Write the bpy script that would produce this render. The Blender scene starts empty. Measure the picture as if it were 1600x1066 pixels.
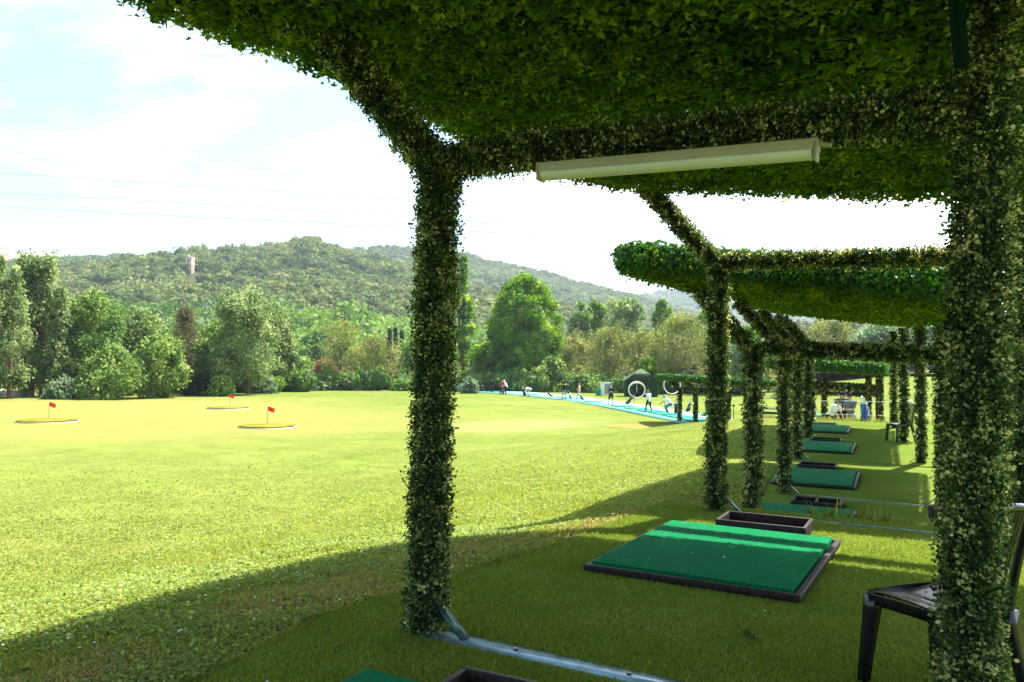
import bpy, bmesh, math, random
import numpy as np
from mathutils import Vector, Matrix

S = bpy.context.scene
C = S.collection
rad = math.radians

# ------------------------------------------------------------------ camera
W0, H0 = 1600, 1066
FPX = 1219.0
EYE = 1.5
def _ray(px, py): return np.array([px - 800.0, -(py - 533.0), FPX])
_y = _ray(1498, 585); _y /= np.linalg.norm(_y)
_x = -_ray(-1330, 552); _x = _x - _y * _x.dot(_y); _x /= np.linalg.norm(_x)
_z = np.cross(_y, _x)
if _z[1] < 0: _z = -_z
RW = np.array([_x, _y, _z])
cam_d = bpy.data.cameras.new('camera'); cam = bpy.data.objects.new('camera', cam_d); C.objects.link(cam)
S.camera = cam
cam_d.sensor_width = 36; cam_d.lens = FPX / 1600 * 36; cam_d.clip_end = 8000; cam_d.clip_start = 0.05
right = RW @ np.array([1, 0, 0]); up = RW @ np.array([0, 1, 0]); fwd = RW @ np.array([0, 0, 1])
M = Matrix.Identity(4)
for i in range(3):
    M[i][0] = right[i]; M[i][1] = up[i]; M[i][2] = -fwd[i]
M[2][3] = EYE
cam.matrix_world = M
def on_z(px, py, z):
    d = RW @ _ray(px, py); t = (z - EYE) / d[2]
    return np.array([d[0] * t, d[1] * t, z])
def at_r(px, py, R):
    d = RW @ _ray(px, py); h = math.hypot(d[0], d[1])
    return np.array([d[0] / h * R, d[1] / h * R, EYE + d[2] / h * R])
def at_y(px, py, y):
    d = RW @ _ray(px, py); t = y / d[1]
    return np.array([d[0] * t, y, EYE + d[2] * t])

# ------------------------------------------------------------------ light
SUN = Vector((0.17, 0.61, 1.0)).normalized()      # towards the sun
elev = math.asin(SUN.z); azim = math.atan2(SUN.x, SUN.y)
sd = bpy.data.lights.new('sun', 'SUN'); sd.energy = 2.9; sd.angle = rad(0.53); sd.color = (1.0, 0.95, 0.86)
so = bpy.data.objects.new('sun', sd); C.objects.link(so)
so.rotation_euler = SUN.to_track_quat('Z', 'Y').to_euler()
wd = bpy.data.worlds.new('World'); S.world = wd; wd.use_nodes = True
nt = wd.node_tree; nt.nodes.clear()
def N(t, kind, **kw):
    n = t.nodes.new(kind)
    for k, v in kw.items():
        if k.startswith('i_'): n.inputs[k[2:].replace('_', ' ')].default_value = v
        else: setattr(n, k, v)
    return n
L = nt.links.new
sky = N(nt, 'ShaderNodeTexSky', sky_type='NISHITA', sun_disc=False, sun_elevation=elev, sun_rotation=azim,
        altitude=200, air_density=1.0, dust_density=3.0, ozone_density=1.0)
tc = N(nt, 'ShaderNodeTexCoord')
sep = N(nt, 'ShaderNodeSeparateXYZ'); L(tc.outputs['Generated'], sep.inputs[0])
zz = N(nt, 'ShaderNodeMath', operation='ADD'); L(sep.outputs['Z'], zz.inputs[0]); zz.inputs[1].default_value = 0.18
dx = N(nt, 'ShaderNodeMath', operation='DIVIDE'); L(sep.outputs['X'], dx.inputs[0]); L(zz.outputs[0], dx.inputs[1])
dy = N(nt, 'ShaderNodeMath', operation='DIVIDE'); L(sep.outputs['Y'], dy.inputs[0]); L(zz.outputs[0], dy.inputs[1])
cb = N(nt, 'ShaderNodeCombineXYZ'); L(dx.outputs[0], cb.inputs[0]); L(dy.outputs[0], cb.inputs[1])
n1 = N(nt, 'ShaderNodeTexNoise', noise_dimensions='3D'); n1.inputs['Scale'].default_value = 1.5
n1.inputs['Detail'].default_value = 8; n1.inputs['Roughness'].default_value = 0.52; L(cb.outputs[0], n1.inputs['Vector'])
# more cloud and glare towards the sun, clearer away from it
vd = N(nt, 'ShaderNodeVectorMath', operation='DOT_PRODUCT'); L(tc.outputs['Generated'], vd.inputs[0]); vd.inputs[1].default_value = (math.sin(rad(12)), math.cos(rad(12)), 0.1)
ma = N(nt, 'ShaderNodeMath', operation='MULTIPLY_ADD'); L(vd.outputs['Value'], ma.inputs[0]); ma.inputs[1].default_value = 0.42; ma.inputs[2].default_value = -0.325
mb_ = N(nt, 'ShaderNodeMath', operation='ADD'); L(ma.outputs[0], mb_.inputs[0])
md_ = N(nt, 'ShaderNodeMath', operation='MULTIPLY_ADD'); L(n1.outputs['Fac'], md_.inputs[0]); md_.inputs[1].default_value = .72; md_.inputs[2].default_value = .125; L(md_.outputs[0], mb_.inputs[1])
cr = N(nt, 'ShaderNodeValToRGB'); cr.color_ramp.elements[0].position = 0.45; cr.color_ramp.elements[1].position = 0.80; cr.color_ramp.interpolation = 'EASE'
L(mb_.outputs[0], cr.inputs[0])
veil = N(nt, 'ShaderNodeMix', data_type='RGBA'); veil.inputs['Factor'].default_value = .82; L(sky.outputs[0], veil.inputs['A']); veil.inputs['B'].default_value = (.34, .84, 1.02, 1)
n2c = N(nt, 'ShaderNodeTexNoise', noise_dimensions='3D'); n2c.inputs['Scale'].default_value = 2.3; n2c.inputs['Detail'].default_value = 9; n2c.inputs['Roughness'].default_value = .58; n2c.inputs['Distortion'].default_value = .25
mpc = N(nt, 'ShaderNodeMapping'); mpc.inputs['Location'].default_value = (3.1, 1.4, 0); L(cb.outputs[0], mpc.inputs['Vector']); L(mpc.outputs[0], n2c.inputs['Vector'])
crw = N(nt, 'ShaderNodeValToRGB'); crw.color_ramp.elements[0].position = 0.44; crw.color_ramp.elements[1].position = 0.66; crw.color_ramp.elements[1].color = (.85, .85, .85, 1); L(n2c.outputs['Fac'], crw.inputs[0])
wisp = N(nt, 'ShaderNodeMix', data_type='RGBA'); L(crw.outputs['Color'], wisp.inputs['Factor']); L(veil.outputs['Result'], wisp.inputs['A']); wisp.inputs['B'].default_value = (1.55, 1.6, 1.6, 1)
mixc = N(nt, 'ShaderNodeMix', data_type='RGBA'); L(cr.outputs['Color'], mixc.inputs['Factor'])
L(wisp.outputs['Result'], mixc.inputs['A']); mixc.inputs['B'].default_value = (17.5, 17.4, 17.0, 1)
bg = N(nt, 'ShaderNodeBackground'); bg.inputs['Strength'].default_value = 0.15
L(mixc.outputs['Result'], bg.inputs['Color'])
wo = N(nt, 'ShaderNodeOutputWorld'); L(bg.outputs[0], wo.inputs['Surface'])
S.view_settings.view_transform = 'Standard'; S.view_settings.look = 'None'
S.view_settings.exposure = 2.52; S.view_settings.gamma = 1.0
S.cycles.max_bounces = 6; S.cycles.diffuse_bounces = 3; S.cycles.transparent_max_bounces = 4

# ------------------------------------------------------------------ tagging
def tag(o, label=None, cat=None, group=None, kind=None, category=None):
    cat = cat or category
    if label: o['label'] = label
    if cat: o['category'] = cat
    if group: o['group'] = group
    if kind: o['kind'] = kind
    return o
def empty(name, loc=(0, 0, 0), rz=0.0, rx=0.0, **kw):
    o = bpy.data.objects.new(name, None); C.objects.link(o)
    o.location = [float(v) for v in loc]; o.rotation_euler = (rx, 0, rz); o.empty_display_size = 0.2
    tag(o, **kw)
    return o
def link(name, me, mat=None, parent=None, **kw):
    o = bpy.data.objects.new(name, me); C.objects.link(o)
    if mat is not None:
        me.materials.clear(); me.materials.append(mat)
    if parent is not None: o.parent = parent
    tag(o, **kw)
    return o
def copy_tree(o, parent=None):
    c = o.copy(); C.objects.link(c); c.parent = parent
    for ch in list(o.children): copy_tree(ch, c)
    return c

# ------------------------------------------------------------------ mesh helpers
def np_mesh(name, groups, smooth=False, tone=None):
    """groups: list of (V, F) with F an (m,k) int array"""
    vs, ls, st = [], [], []
    off = 0; lo = 0
    for V, F in groups:
        V = np.asarray(V, dtype=np.float32).reshape(-1, 3); F = np.asarray(F, dtype=np.int64)
        vs.append(V); ls.append((F + off).ravel()); k = F.shape[1]
        st.append(lo + np.arange(F.shape[0]) * k); lo += F.size; off += len(V)
    V = np.concatenate(vs); Lp = np.concatenate(ls); St = np.concatenate(st)
    me = bpy.data.meshes.new(name)
    me.vertices.add(len(V)); me.vertices.foreach_set('co', V.ravel())
    me.loops.add(len(Lp)); me.loops.foreach_set('vertex_index', Lp.astype(np.int32))
    me.polygons.add(len(St)); me.polygons.foreach_set('loop_start', St.astype(np.int32))
    if smooth: me.polygons.foreach_set('use_smooth', np.ones(len(St), dtype=bool))
    if tone is not None:
        a = me.attributes.new('tone', 'FLOAT', 'POINT'); a.data.foreach_set('value', np.asarray(tone, dtype=np.float32))
    me.update(calc_edges=True)
    return me
def unit(a): return a / np.maximum(np.linalg.norm(a, axis=-1, keepdims=True), 1e-9)
def inst(T, F, P, D, Nn, Sc):
    T = np.asarray(T, float); F = np.asarray(F)
    D = unit(D); U = unit(np.cross(D, Nn)); N2 = np.cross(U, D)
    Sc = np.asarray(Sc).reshape(-1, 1, 1)
    V = P[:, None, :] + Sc * (T[None, :, 0:1] * U[:, None, :] + T[None, :, 1:2] * D[:, None, :] + T[None, :, 2:3] * N2[:, None, :])
    n, k = len(P), len(T)
    FF = (F[None] + (np.arange(n) * k)[:, None, None]).reshape(-1, F.shape[1])
    return V.reshape(-1, 3), FF
# leaf templates: x across, y along, z out
LEAF_OVAL = (np.array([(0, 0, 0), (-.34, .3, .06), (-.36, .65, .08), (0, 1, -.04), (.36, .65, .08), (.34, .3, .06), (0, .5, -.05)]),
             np.array([(6, 0, 1), (6, 1, 2), (6, 2, 3), (6, 3, 4), (6, 4, 5), (6, 5, 0)]))
LEAF_DIA = (np.array([(0, 0, 0), (-.36, .5, .08), (0, 1, -.02), (.36, .5, .08)]), np.array([(0, 3, 2, 1)]))
LEAF_IVY = (np.array([(0, 0, 0), (-.5, .12, .02), (-.22, .42, .06), (-.34, .62, .02), (0, 1.1, -.12), (.34, .62, .02), (.22, .42, .06), (.5, .12, .02), (0, .35, -.04)]),
            np.array([(8, 0, 1), (8, 1, 2), (8, 2, 3), (8, 3, 4), (8, 4, 5), (8, 5, 6), (8, 6, 7), (8, 7, 0)]))
BLADE = (np.array([(-.07, 0, 0), (.07, 0, 0), (.05, .55, .08), (0, 1, .32), (-.05, .55, .08)]), np.array([(0, 1, 2, 3, 4)]))
QUAD = (np.array([(-.5, -.5, 0), (.5, -.5, 0), (.5, .5, 0), (-.5, .5, 0)]), np.array([(0, 1, 2, 3)]))

class MB:
    def __init__(s): s.g = []
    def add(s, V, F):
        s.g.append((np.asarray(V, float), F)); return s
    def poly(s, V, faces):
        """faces of mixed size"""
        V = np.asarray(V, float); by = {}
        for f in faces: by.setdefault(len(f), []).append(f)
        for i, (k, fs) in enumerate(by.items()):
            used = sorted(set(sum([list(f) for f in fs], []))); mp = {u: j for j, u in enumerate(used)}
            s.g.append((V[used], np.array([[mp[v] for v in f] for f in fs])))
        return s
    def box(s, c, d, R=None, bev=0.0):
        cx, cy, cz = c; hx, hy, hz = [v / 2 for v in d]
        bm = bmesh.new(); bmesh.ops.create_cube(bm, size=1)
        for v in bm.verts: v.co = Vector((v.co.x * d[0], v.co.y * d[1], v.co.z * d[2]))
        if bev: bmesh.ops.bevel(bm, geom=bm.edges[:], offset=bev, segments=2, affect='EDGES', profile=.6)
        s.bm(bm, (cx, cy, cz), R); return s
    def bm(s, bm, loc=(0, 0, 0), R=None):
        bm.verts.ensure_lookup_table()
        V = np.array([v.co[:] for v in bm.verts])
        if R is not None: V = V @ np.array(R).T
        V = V + np.array(loc)
        faces = [[v.index for v in f.verts] for f in bm.faces]
        bm.verts.index_update()
        s.poly(V, faces); bm.free(); return s
    def tube(s, pts, rs, n=10, caps=True, ell=None):
        pts = [np.asarray(p, float) for p in pts]
        if np.isscalar(rs): rs = [rs] * len(pts)
        V = []; m = len(pts)
        t0 = unit(pts[1] - pts[0]); a = np.array([0, 0, 1.]) if abs(t0[2]) < .9 else np.array([1., 0, 0])
        u = unit(np.cross(t0, a))
        for i in range(m):
            t = unit(pts[min(i + 1, m - 1)] - pts[max(i - 1, 0)])
            u = unit(u - t * u.dot(t)); w = np.cross(t, u)
            for k in range(n):
                an = 2 * math.pi * k / n
                V.append(pts[i] + rs[i] * (u * math.cos(an) + w * math.sin(an) * (ell or 1)))
        F = [(i * n + k, i * n + (k + 1) % n, (i + 1) * n + (k + 1) % n, (i + 1) * n + k) for i in range(m - 1) for k in range(n)]
        V = np.array(V); s.g.append((V, np.array(F)))
        if caps:
            s.g.append((V[:n], np.array([list(range(n - 1, -1, -1))]))); s.g.append((V[-n:], np.array([list(range(n))])))
        return s
    def ball(s, c, r, sub=2, R=None):
        bm = bmesh.new(); bmesh.ops.create_icosphere(bm, subdivisions=sub, radius=1)
        rr = (r, r, r) if np.isscalar(r) else r
        for v in bm.verts: v.co = Vector((v.co.x * rr[0], v.co.y * rr[1], v.co.z * rr[2]))
        return s.bm(bm, c, R)
    def capsule(s, a, b, ra, rb, n=12):
        a = np.asarray(a, float); b = np.asarray(b, float)
        s.tube([a, b], [ra, rb], n); s.ball(a, ra, 2); s.ball(b, rb, 2); return s
    def mesh(s, name, smooth=False): return np_mesh(name, s.g, smooth)
    def build(s, name, mat, parent=None, smooth=False, **kw): return link(name, s.mesh(name, smooth), mat, parent, **kw)
def rotz(a): return np.array([[math.cos(a), -math.sin(a), 0], [math.sin(a), math.cos(a), 0], [0, 0, 1]])
def rotx(a): return np.array([[1, 0, 0], [0, math.cos(a), -math.sin(a)], [0, math.sin(a), math.cos(a)]])
def roty(a): return np.array([[math.cos(a), 0, math.sin(a)], [0, 1, 0], [-math.sin(a), 0, math.cos(a)]])

# cheap value noise for geometry
def vnoise(x, y, seed=0):
    xi = np.floor(x).astype(np.int64); yi = np.floor(y).astype(np.int64)
    fx = x - xi; fy = y - yi; fx = fx * fx * (3 - 2 * fx); fy = fy * fy * (3 - 2 * fy)
    def h(a, b):
        n = (a * 374761393 + b * 668265263 + seed * 982451653) & 0xffffffff
        n = ((n ^ (n >> 13)) * 1274126177) & 0xffffffff
        return ((n ^ (n >> 16)) & 0xffff) / 65535.0
    return (h(xi, yi) * (1 - fx) + h(xi + 1, yi) * fx) * (1 - fy) + (h(xi, yi + 1) * (1 - fx) + h(xi + 1, yi + 1) * fx) * fy
def fbm(x, y, seed=0, o=4):
    r = 0; a = .5
    for i in range(o): r = r + a * vnoise(x * 2 ** i, y * 2 ** i, seed + i); a *= .5
    return r

# ------------------------------------------------------------------ materials
def new_mat(name):
    m = bpy.data.materials.new(name); m.use_nodes = True; m.node_tree.nodes.clear()
    return m, m.node_tree
def ramp(t, stops):
    r = N(t, 'ShaderNodeValToRGB'); e = r.color_ramp.elements
    while len(e) < len(stops): e.new(0.5)
    for i, (p, c) in enumerate(stops):
        e[i].position = p; e[i].color = (*c, 1) if len(c) == 3 else c
    return r
def solid(name, col, rough=.6, metal=0.0, noise=0.0, nscale=8.0, bump=0.0, bscale=60.0, spec=.5):
    m, t = new_mat(name)
    b = N(t, 'ShaderNodeBsdfPrincipled'); b.inputs['Roughness'].default_value = rough; b.inputs['Metallic'].default_value = metal
    b.inputs['Specular IOR Level'].default_value = spec if rough < .6 else .08
    o = N(t, 'ShaderNodeOutputMaterial'); t.links.new(b.outputs[0], o.inputs[0])
    tcn = N(t, 'ShaderNodeTexCoord')
    if noise:
        nn = N(t, 'ShaderNodeTexNoise'); nn.inputs['Scale'].default_value = nscale; nn.inputs['Detail'].default_value = 6
        t.links.new(tcn.outputs['Object'], nn.inputs['Vector'])
        lo = tuple(max(0, c * (1 - noise)) for c in col); hi = tuple(min(1, c * (1 + noise)) for c in col)
        r = ramp(t, [(.3, lo), (.7, hi)]); t.links.new(nn.outputs['Fac'], r.inputs[0]); t.links.new(r.outputs['Color'], b.inputs['Base Color'])
    else: b.inputs['Base Color'].default_value = (*col, 1)
    if bump:
        nn = N(t, 'ShaderNodeTexNoise'); nn.inputs['Scale'].default_value = bscale; nn.inputs['Detail'].default_value = 5
        t.links.new(tcn.outputs['Object'], nn.inputs['Vector'])
        bp = N(t, 'ShaderNodeBump'); bp.inputs['Strength'].default_value = bump; bp.inputs['Distance'].default_value = .01
        t.links.new(nn.outputs['Fac'], bp.inputs['Height']); t.links.new(bp.outputs[0], b.inputs['Normal'])
    return m
def leafy(name, stops, trans=.35, rough=.45, gloss=.06, clump=0.0, cscale=1.0):
    """leaf colour follows the per-leaf attribute 'tone'"""
    m, t = new_mat(name)
    at = N(t, 'ShaderNodeAttribute', attribute_name='tone')
    src = at.outputs['Fac']
    if clump:
        tcn = N(t, 'ShaderNodeTexCoord'); nn = N(t, 'ShaderNodeTexNoise'); nn.inputs['Scale'].default_value = cscale; nn.inputs['Detail'].default_value = 3
        t.links.new(tcn.outputs['Object'], nn.inputs['Vector'])
        mm = N(t, 'ShaderNodeMath', operation='MULTIPLY_ADD'); mm.inputs[1].default_value = clump * 2; mm.inputs[2].default_value = -clump
        t.links.new(nn.outputs['Fac'], mm.inputs[0])
        ad = N(t, 'ShaderNodeMath', operation='ADD'); t.links.new(mm.outputs[0], ad.inputs[0]); t.links.new(src, ad.inputs[1]); src = ad.outputs[0]
    r = ramp(t, stops); t.links.new(src, r.inputs[0])
    d = N(t, 'ShaderNodeBsdfDiffuse'); tr = N(t, 'ShaderNodeBsdfTranslucent')
    t.links.new(r.outputs['Color'], d.inputs['Color'])
    hs = N(t, 'ShaderNodeHueSaturation'); hs.inputs['Hue'].default_value = .49; hs.inputs['Value'].default_value = 1.35; hs.inputs['Saturation'].default_value = 1.1
    t.links.new(r.outputs['Color'], hs.inputs['Color']); t.links.new(hs.outputs[0], tr.inputs['Color'])
    mx = N(t, 'ShaderNodeMixShader'); mx.inputs[0].default_value = trans
    t.links.new(d.outputs[0], mx.inputs[1]); t.links.new(tr.outputs[0], mx.inputs[2])
    g = N(t, 'ShaderNodeBsdfGlossy'); g.inputs['Roughness'].default_value = rough
    m2 = N(t, 'ShaderNodeMixShader'); m2.inputs[0].default_value = gloss
    t.links.new(mx.outputs[0], m2.inputs[1]); t.links.new(g.outputs[0], m2.inputs[2])
    o = N(t, 'ShaderNodeOutputMaterial'); t.links.new(m2.outputs[0], o.inputs[0])
    return m

MT = {}
MT['post_leaf'] = leafy('post_leaf', [(0, (.010, .024, .008)), (.35, (.035, .075, .02)), (.65, (.14, .215, .055)), (1, (.74, .70, .31))], .42, .5, .025)
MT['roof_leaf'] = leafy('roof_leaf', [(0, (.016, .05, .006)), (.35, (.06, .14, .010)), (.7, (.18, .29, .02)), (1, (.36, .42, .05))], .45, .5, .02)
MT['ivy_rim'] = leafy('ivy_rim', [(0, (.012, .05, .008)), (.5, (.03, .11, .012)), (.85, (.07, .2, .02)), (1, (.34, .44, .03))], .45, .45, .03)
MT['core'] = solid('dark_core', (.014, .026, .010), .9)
MT['green_metal'] = solid('green_metal', (.002, .018, .010), .75, 0, .2, 20, .1)
MT['plate'] = solid('weathered_plate', (.055, .13, .12), .38, .3, .35, 14, .2, 80)
MT['rail'] = solid('sky_sheen_rail', (.30, .42, .52), .28, .25, .35, 9, .15, 70)  # bluish sky reflection put into the base colour
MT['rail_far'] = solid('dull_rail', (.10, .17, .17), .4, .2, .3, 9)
MT['rubber'] = solid('worn_rubber', (.024, .014, .014), .55, 0, .5, 25, .4, 120, .22)
MT['rubber_light'] = solid('scuffed_rubber', (.12, .10, .10), .5, 0, .4, 30, .3, 120)
MT['black_plastic'] = solid('black_plastic', (.008, .008, .012), .2, 0, .2, 10, .05, 200, .6)
MT['green_plastic'] = solid('dark_green_plastic', (.012, .045, .03), .3, 0, .15, 10)
MT['lamp_body'] = solid('lamp_body', (.40, .35, .21), .45, 0, .08, 6)
MT['lamp_cover'] = solid('lamp_cover', (.74, .72, .58), .35, 0, .05, 6)
MT['white'] = solid('white_paint', (.78, .78, .76), .5, 0, .05, 4)
MT['grey'] = solid('grey_panel', (.30, .29, .30), .6, 0, .1, 6)
MT['skin'] = solid('skin', (.50, .30, .21), .55)
MT['black_cloth'] = solid('black_cloth', (.018, .018, .022), .85, 0, .2, 30)
MT['white_cloth'] = solid('white_cloth', (.75, .75, .78), .85, 0, .05, 30)
MT['red_cloth'] = solid('red_cloth', (.45, .03, .04), .85, 0, .1, 30)
MT['pink_cloth'] = solid('pink_cloth', (.72, .42, .36), .85, 0, .1, 30)
MT['brown_cloth'] = solid('brown_cloth', (.20, .07, .035), .85, 0, .15, 30)
MT['grey_cloth'] = solid('grey_cloth', (.13, .16, .19), .85, 0, .15, 30)
MT['lgrey_cloth'] = solid('pale_grey_cloth', (.30, .33, .36), .85, 0, .15, 30)
MT['jeans'] = solid('blue_denim', (.08, .15, .30), .85, 0, .2, 40)
MT['khaki'] = solid('khaki_cloth', (.48, .42, .33), .85, 0, .1, 30)
MT['navy'] = solid('navy_cloth', (.02, .03, .08), .8, 0, .15, 30)
MT['blue_bag'] = solid('blue_fabric', (.05, .12, .40), .7, 0, .15, 30)
MT['green_bag'] = solid('green_fabric', (.02, .25, .16), .7, 0, .15, 30)
MT['hair'] = solid('dark_hair', (.02, .014, .01), .7)
MT['fair_hair'] = solid('fair_hair', (.28, .17, .08), .7)
MT['shoe'] = solid('shoe', (.05, .05, .05), .6)
MT['steel'] = solid('club_steel', (.55, .55, .57), .3, .9)
MT['flag'] = solid('flag_red', (.85, .05, .03), .7)
MT['hoop'] = solid('hoop_white', (.80, .74, .70), .5)
MT['stone'] = solid('old_stone', (.42, .34, .28), .9, 0, .3, .5, .5, 3)
MT['bark'] = solid('bark', (.11, .075, .05), .9, 0, .4, 3, .6, 12)
MT['bark_red'] = solid('reddish_bark', (.22, .11, .07), .9, 0, .3, 3, .5, 12)
MT['wood'] = solid('brown_wood', (.035, .018, .014), .7, 0, .3, 12, .3, 40)
MT['wire'] = solid('cable', (.16, .18, .22), .7)
MT['bolt'] = solid('bolt', (.12, .10, .09), .4, .7)

def grass_mat(name, stops, big, bigstops, bump=.5, rough=.85, mid=None):
    m, t = new_mat(name)
    b = N(t, 'ShaderNodeBsdfPrincipled'); b.inputs['Roughness'].default_value = rough; b.inputs['Specular IOR Level'].default_value = .0
    o = N(t, 'ShaderNodeOutputMaterial'); t.links.new(b.outputs[0], o.inputs[0])
    tcn = N(t, 'ShaderNodeTexCoord')
    n1 = N(t, 'ShaderNodeTexNoise'); n1.inputs['Scale'].default_value = big; n1.inputs['Detail'].default_value = 10; n1.inputs['Roughness'].default_value = .72
    n2 = N(t, 'ShaderNodeTexNoise'); n2.inputs['Scale'].default_value = mid or 9.0; n2.inputs['Detail'].default_value = 9; n2.inputs['Roughness'].default_value = .75
    for n in (n1, n2): t.links.new(tcn.outputs['Object'], n.inputs['Vector'])
    r1 = ramp(t, bigstops); r2 = ramp(t, stops)
    t.links.new(n1.outputs['Fac'], r1.inputs[0]); t.links.new(n2.outputs['Fac'], r2.inputs[0])
    mx = N(t, 'ShaderNodeMix', data_type='RGBA', blend_type='MULTIPLY'); mx.inputs['Factor'].default_value = 1
    t.links.new(r1.outputs['Color'], mx.inputs['A']); t.links.new(r2.outputs['Color'], mx.inputs['B'])
    t.links.new(mx.outputs['Result'], b.inputs['Base Color'])
    bp = N(t, 'ShaderNodeBump'); bp.inputs['Strength'].default_value = bump; bp.inputs['Distance'].default_value = .03
    t.links.new(n2.outputs['Fac'], bp.inputs['Height']); t.links.new(bp.outputs[0], b.inputs['Normal'])
    return m, t, mx, b

# ------------------------------------------------------------------ terrain
FIELD = -1.7
_zy = [-20, 0, 8.75, 9.9, 12, 30, 30.8, 33, 36, 45]
_zz = [0, 0, 0, -.85, -.9, -.2, -.25, -1.08, -1.6, FIELD]
_ey = [-20, 0, 2.5, 3.6, 4.6, 6, 8, 10, 12, 15.4, 20, 24.4, 28.5, 31, 36, 45]
_ex = [-3.2, -3.1, -3.16, -3.37, -3.21, -3.06, -2.95, -3.0, -3.2, -3.45, -4.0, -4.6, -5.2, -5.6, -6.5, -8]
def zp(y): return np.interp(y, _zy, _zz)
def xe(y): return np.interp(y, _ey, _ex)
def ground(x, y):
    x = np.asarray(x, float); y = np.asarray(y, float)
    s = xe(y) - x
    w = 9.5 + 3 * np.clip((y - 8) / 14, 0, 1)
    # outside the platform the lawn takes over at a softer version of the ramp
    zs = np.interp(y, [-20, 0, 6, 10, 16, 30, 31.5, 36, 45], [0, 0, -.05, -.55, -.72, -.2, -.4, -1.5, FIELD])
    k = np.clip(s / 1.2, 0, 1); zb = zp(y) * (1 - k) + zs * k
    t = np.clip(s / w, 0, 1); t = t * t * (3 - 2 * t)
    z = zb + (FIELD - zb) * t
    r = np.hypot(x, y)
    z = z + np.clip((s - 2) / 6, 0, 1) * (fbm(x * .06, y * .06, 3) - .47) * .16
    # the ground climbs a little beyond the field
    z = z + np.clip((r - 150) / 150, 0, 1) * 5.0
    # keep climbing east/right of the range behind the shelters
    az = np.degrees(np.arctan2(x, y))
    k2 = np.clip((az + 16) / 12, 0, 1) * np.clip((r - 75) / 45, 0, 1)
    z = z + k2 * 3.2
    return z
def axis(parts):
    out = []
    for a, b, n in parts: out += list(np.linspace(a, b, n, endpoint=False))
    out.append(parts[-1][1]); return np.array(out)
gx = axis([(-1600, -400, 24), (-400, -140, 26), (-140, -40, 60), (-40, -12, 60), (-12, -1, 90), (-1, 8, 24), (8, 60, 30), (60, 400, 24), (400, 1600, 12)])
gy = axis([(-60, -4, 10), (-4, 0, 8), (0, 36, 260), (36, 60, 50), (60, 140, 60), (140, 400, 30), (400, 1800, 24)])
X, Y = np.meshgrid(gx, gy); Z = ground(X, Y)
inpl = (X > xe(Y) + .03) & (X < 3.6) & (Y < 30.0) & (Y > -3)
Z = np.where((X > xe(Y) - .12) & (Y < 30) & (X < 3.8), Z - .014, Z); Z = np.where((X > xe(Y) + .16) & (X < 3.2) & (Y < 29.9) & (Y > -2.3), Z - .05, Z)
nx, ny = len(gx), len(gy)
V = np.stack([X, Y, Z], -1).reshape(-1, 3)
ii, jj = np.meshgrid(np.arange(nx - 1), np.arange(ny - 1)); a = (jj * nx + ii).ravel()
F = np.stack([a, a + 1, a + nx + 1, a + nx], -1)
lawn, t, mx, bsdf = grass_mat('lawn', [(.30, (.62, .66, .55)), (.52, (1, 1, 1)), (.72, (1.0, 1.0, .92))], .05,
    [(.33, (.115, .165, .032)), (.5, (.155, .19, .042)), (.66, (.19, .21, .055))], .55)
for (sc_, st_, lo_, hi_) in ((.55, (1, 1, 1), .80, 1.14), (2.6, (1, 1, 1), .82, 1.14), (.12, (.35, 1.6, 1), .88, 1.08)):
    _t = N(t, 'ShaderNodeTexCoord'); _m = N(t, 'ShaderNodeMapping'); _m.inputs['Scale'].default_value = st_; t.links.new(_t.outputs['Object'], _m.inputs['Vector'])
    _n = N(t, 'ShaderNodeTexNoise'); _n.inputs['Scale'].default_value = sc_; _n.inputs['Detail'].default_value = 6; _n.inputs['Roughness'].default_value = .65; t.links.new(_m.outputs[0], _n.inputs['Vector'])
    _r = N(t, 'ShaderNodeMapRange'); _r.inputs['From Min'].default_value = .3; _r.inputs['From Max'].default_value = .7; _r.inputs['To Min'].default_value = lo_; _r.inputs['To Max'].default_value = hi_; t.links.new(_n.outputs['Fac'], _r.inputs['Value'])
    _x = N(t, 'ShaderNodeMix', data_type='RGBA', blend_type='MULTIPLY'); _x.inputs['Factor'].default_value = 1; t.links.new(mx.outputs['Result'], _x.inputs['A']); t.links.new(_r.outputs['Result'], _x.inputs['B']); mx = _x
# dry, straw-coloured patch round the targets and brown scuffed earth along the turf edge: real wear in the lawn
tcn = N(t, 'ShaderNodeTexCoord'); sp = N(t, 'ShaderNodeSeparateXYZ'); t.links.new(tcn.outputs['Object'], sp.inputs[0])
def gauss(cx, cy, rx, ry, wob=.5):
    mp = N(t, 'ShaderNodeMapping'); mp.inputs['Location'].default_value = (-cx / rx, -cy / ry, 0); mp.inputs['Scale'].default_value = (1 / rx, 1 / ry, 0)
    t.links.new(tcn.outputs['Object'], mp.inputs['Vector'])
    nz = N(t, 'ShaderNodeTexNoise'); nz.inputs['Scale'].default_value = 1.6; nz.inputs['Detail'].default_value = 6
    t.links.new(mp.outputs[0], nz.inputs['Vector'])
    ln = N(t, 'ShaderNodeVectorMath', operation='LENGTH'); t.links.new(mp.outputs[0], ln.inputs[0])
    ad = N(t, 'ShaderNodeMath', operation='MULTIPLY_ADD'); t.links.new(nz.outputs['Fac'], ad.inputs[0]); ad.inputs[1].default_value = wob * 2; t.links.new(ln.outputs['Value'], ad.inputs[2])
    sm = N(t, 'ShaderNodeMapRange', interpolation_type='SMOOTHSTEP'); sm.inputs['From Min'].default_value = .7 + wob; sm.inputs['From Max'].default_value = 1.25 + wob
    sm.inputs['To Min'].default_value = 1; sm.inputs['To Max'].default_value = 0
    t.links.new(ad.outputs[0], sm.inputs['Value']); return sm.outputs[0]
cur = mx.outputs['Result']
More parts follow.
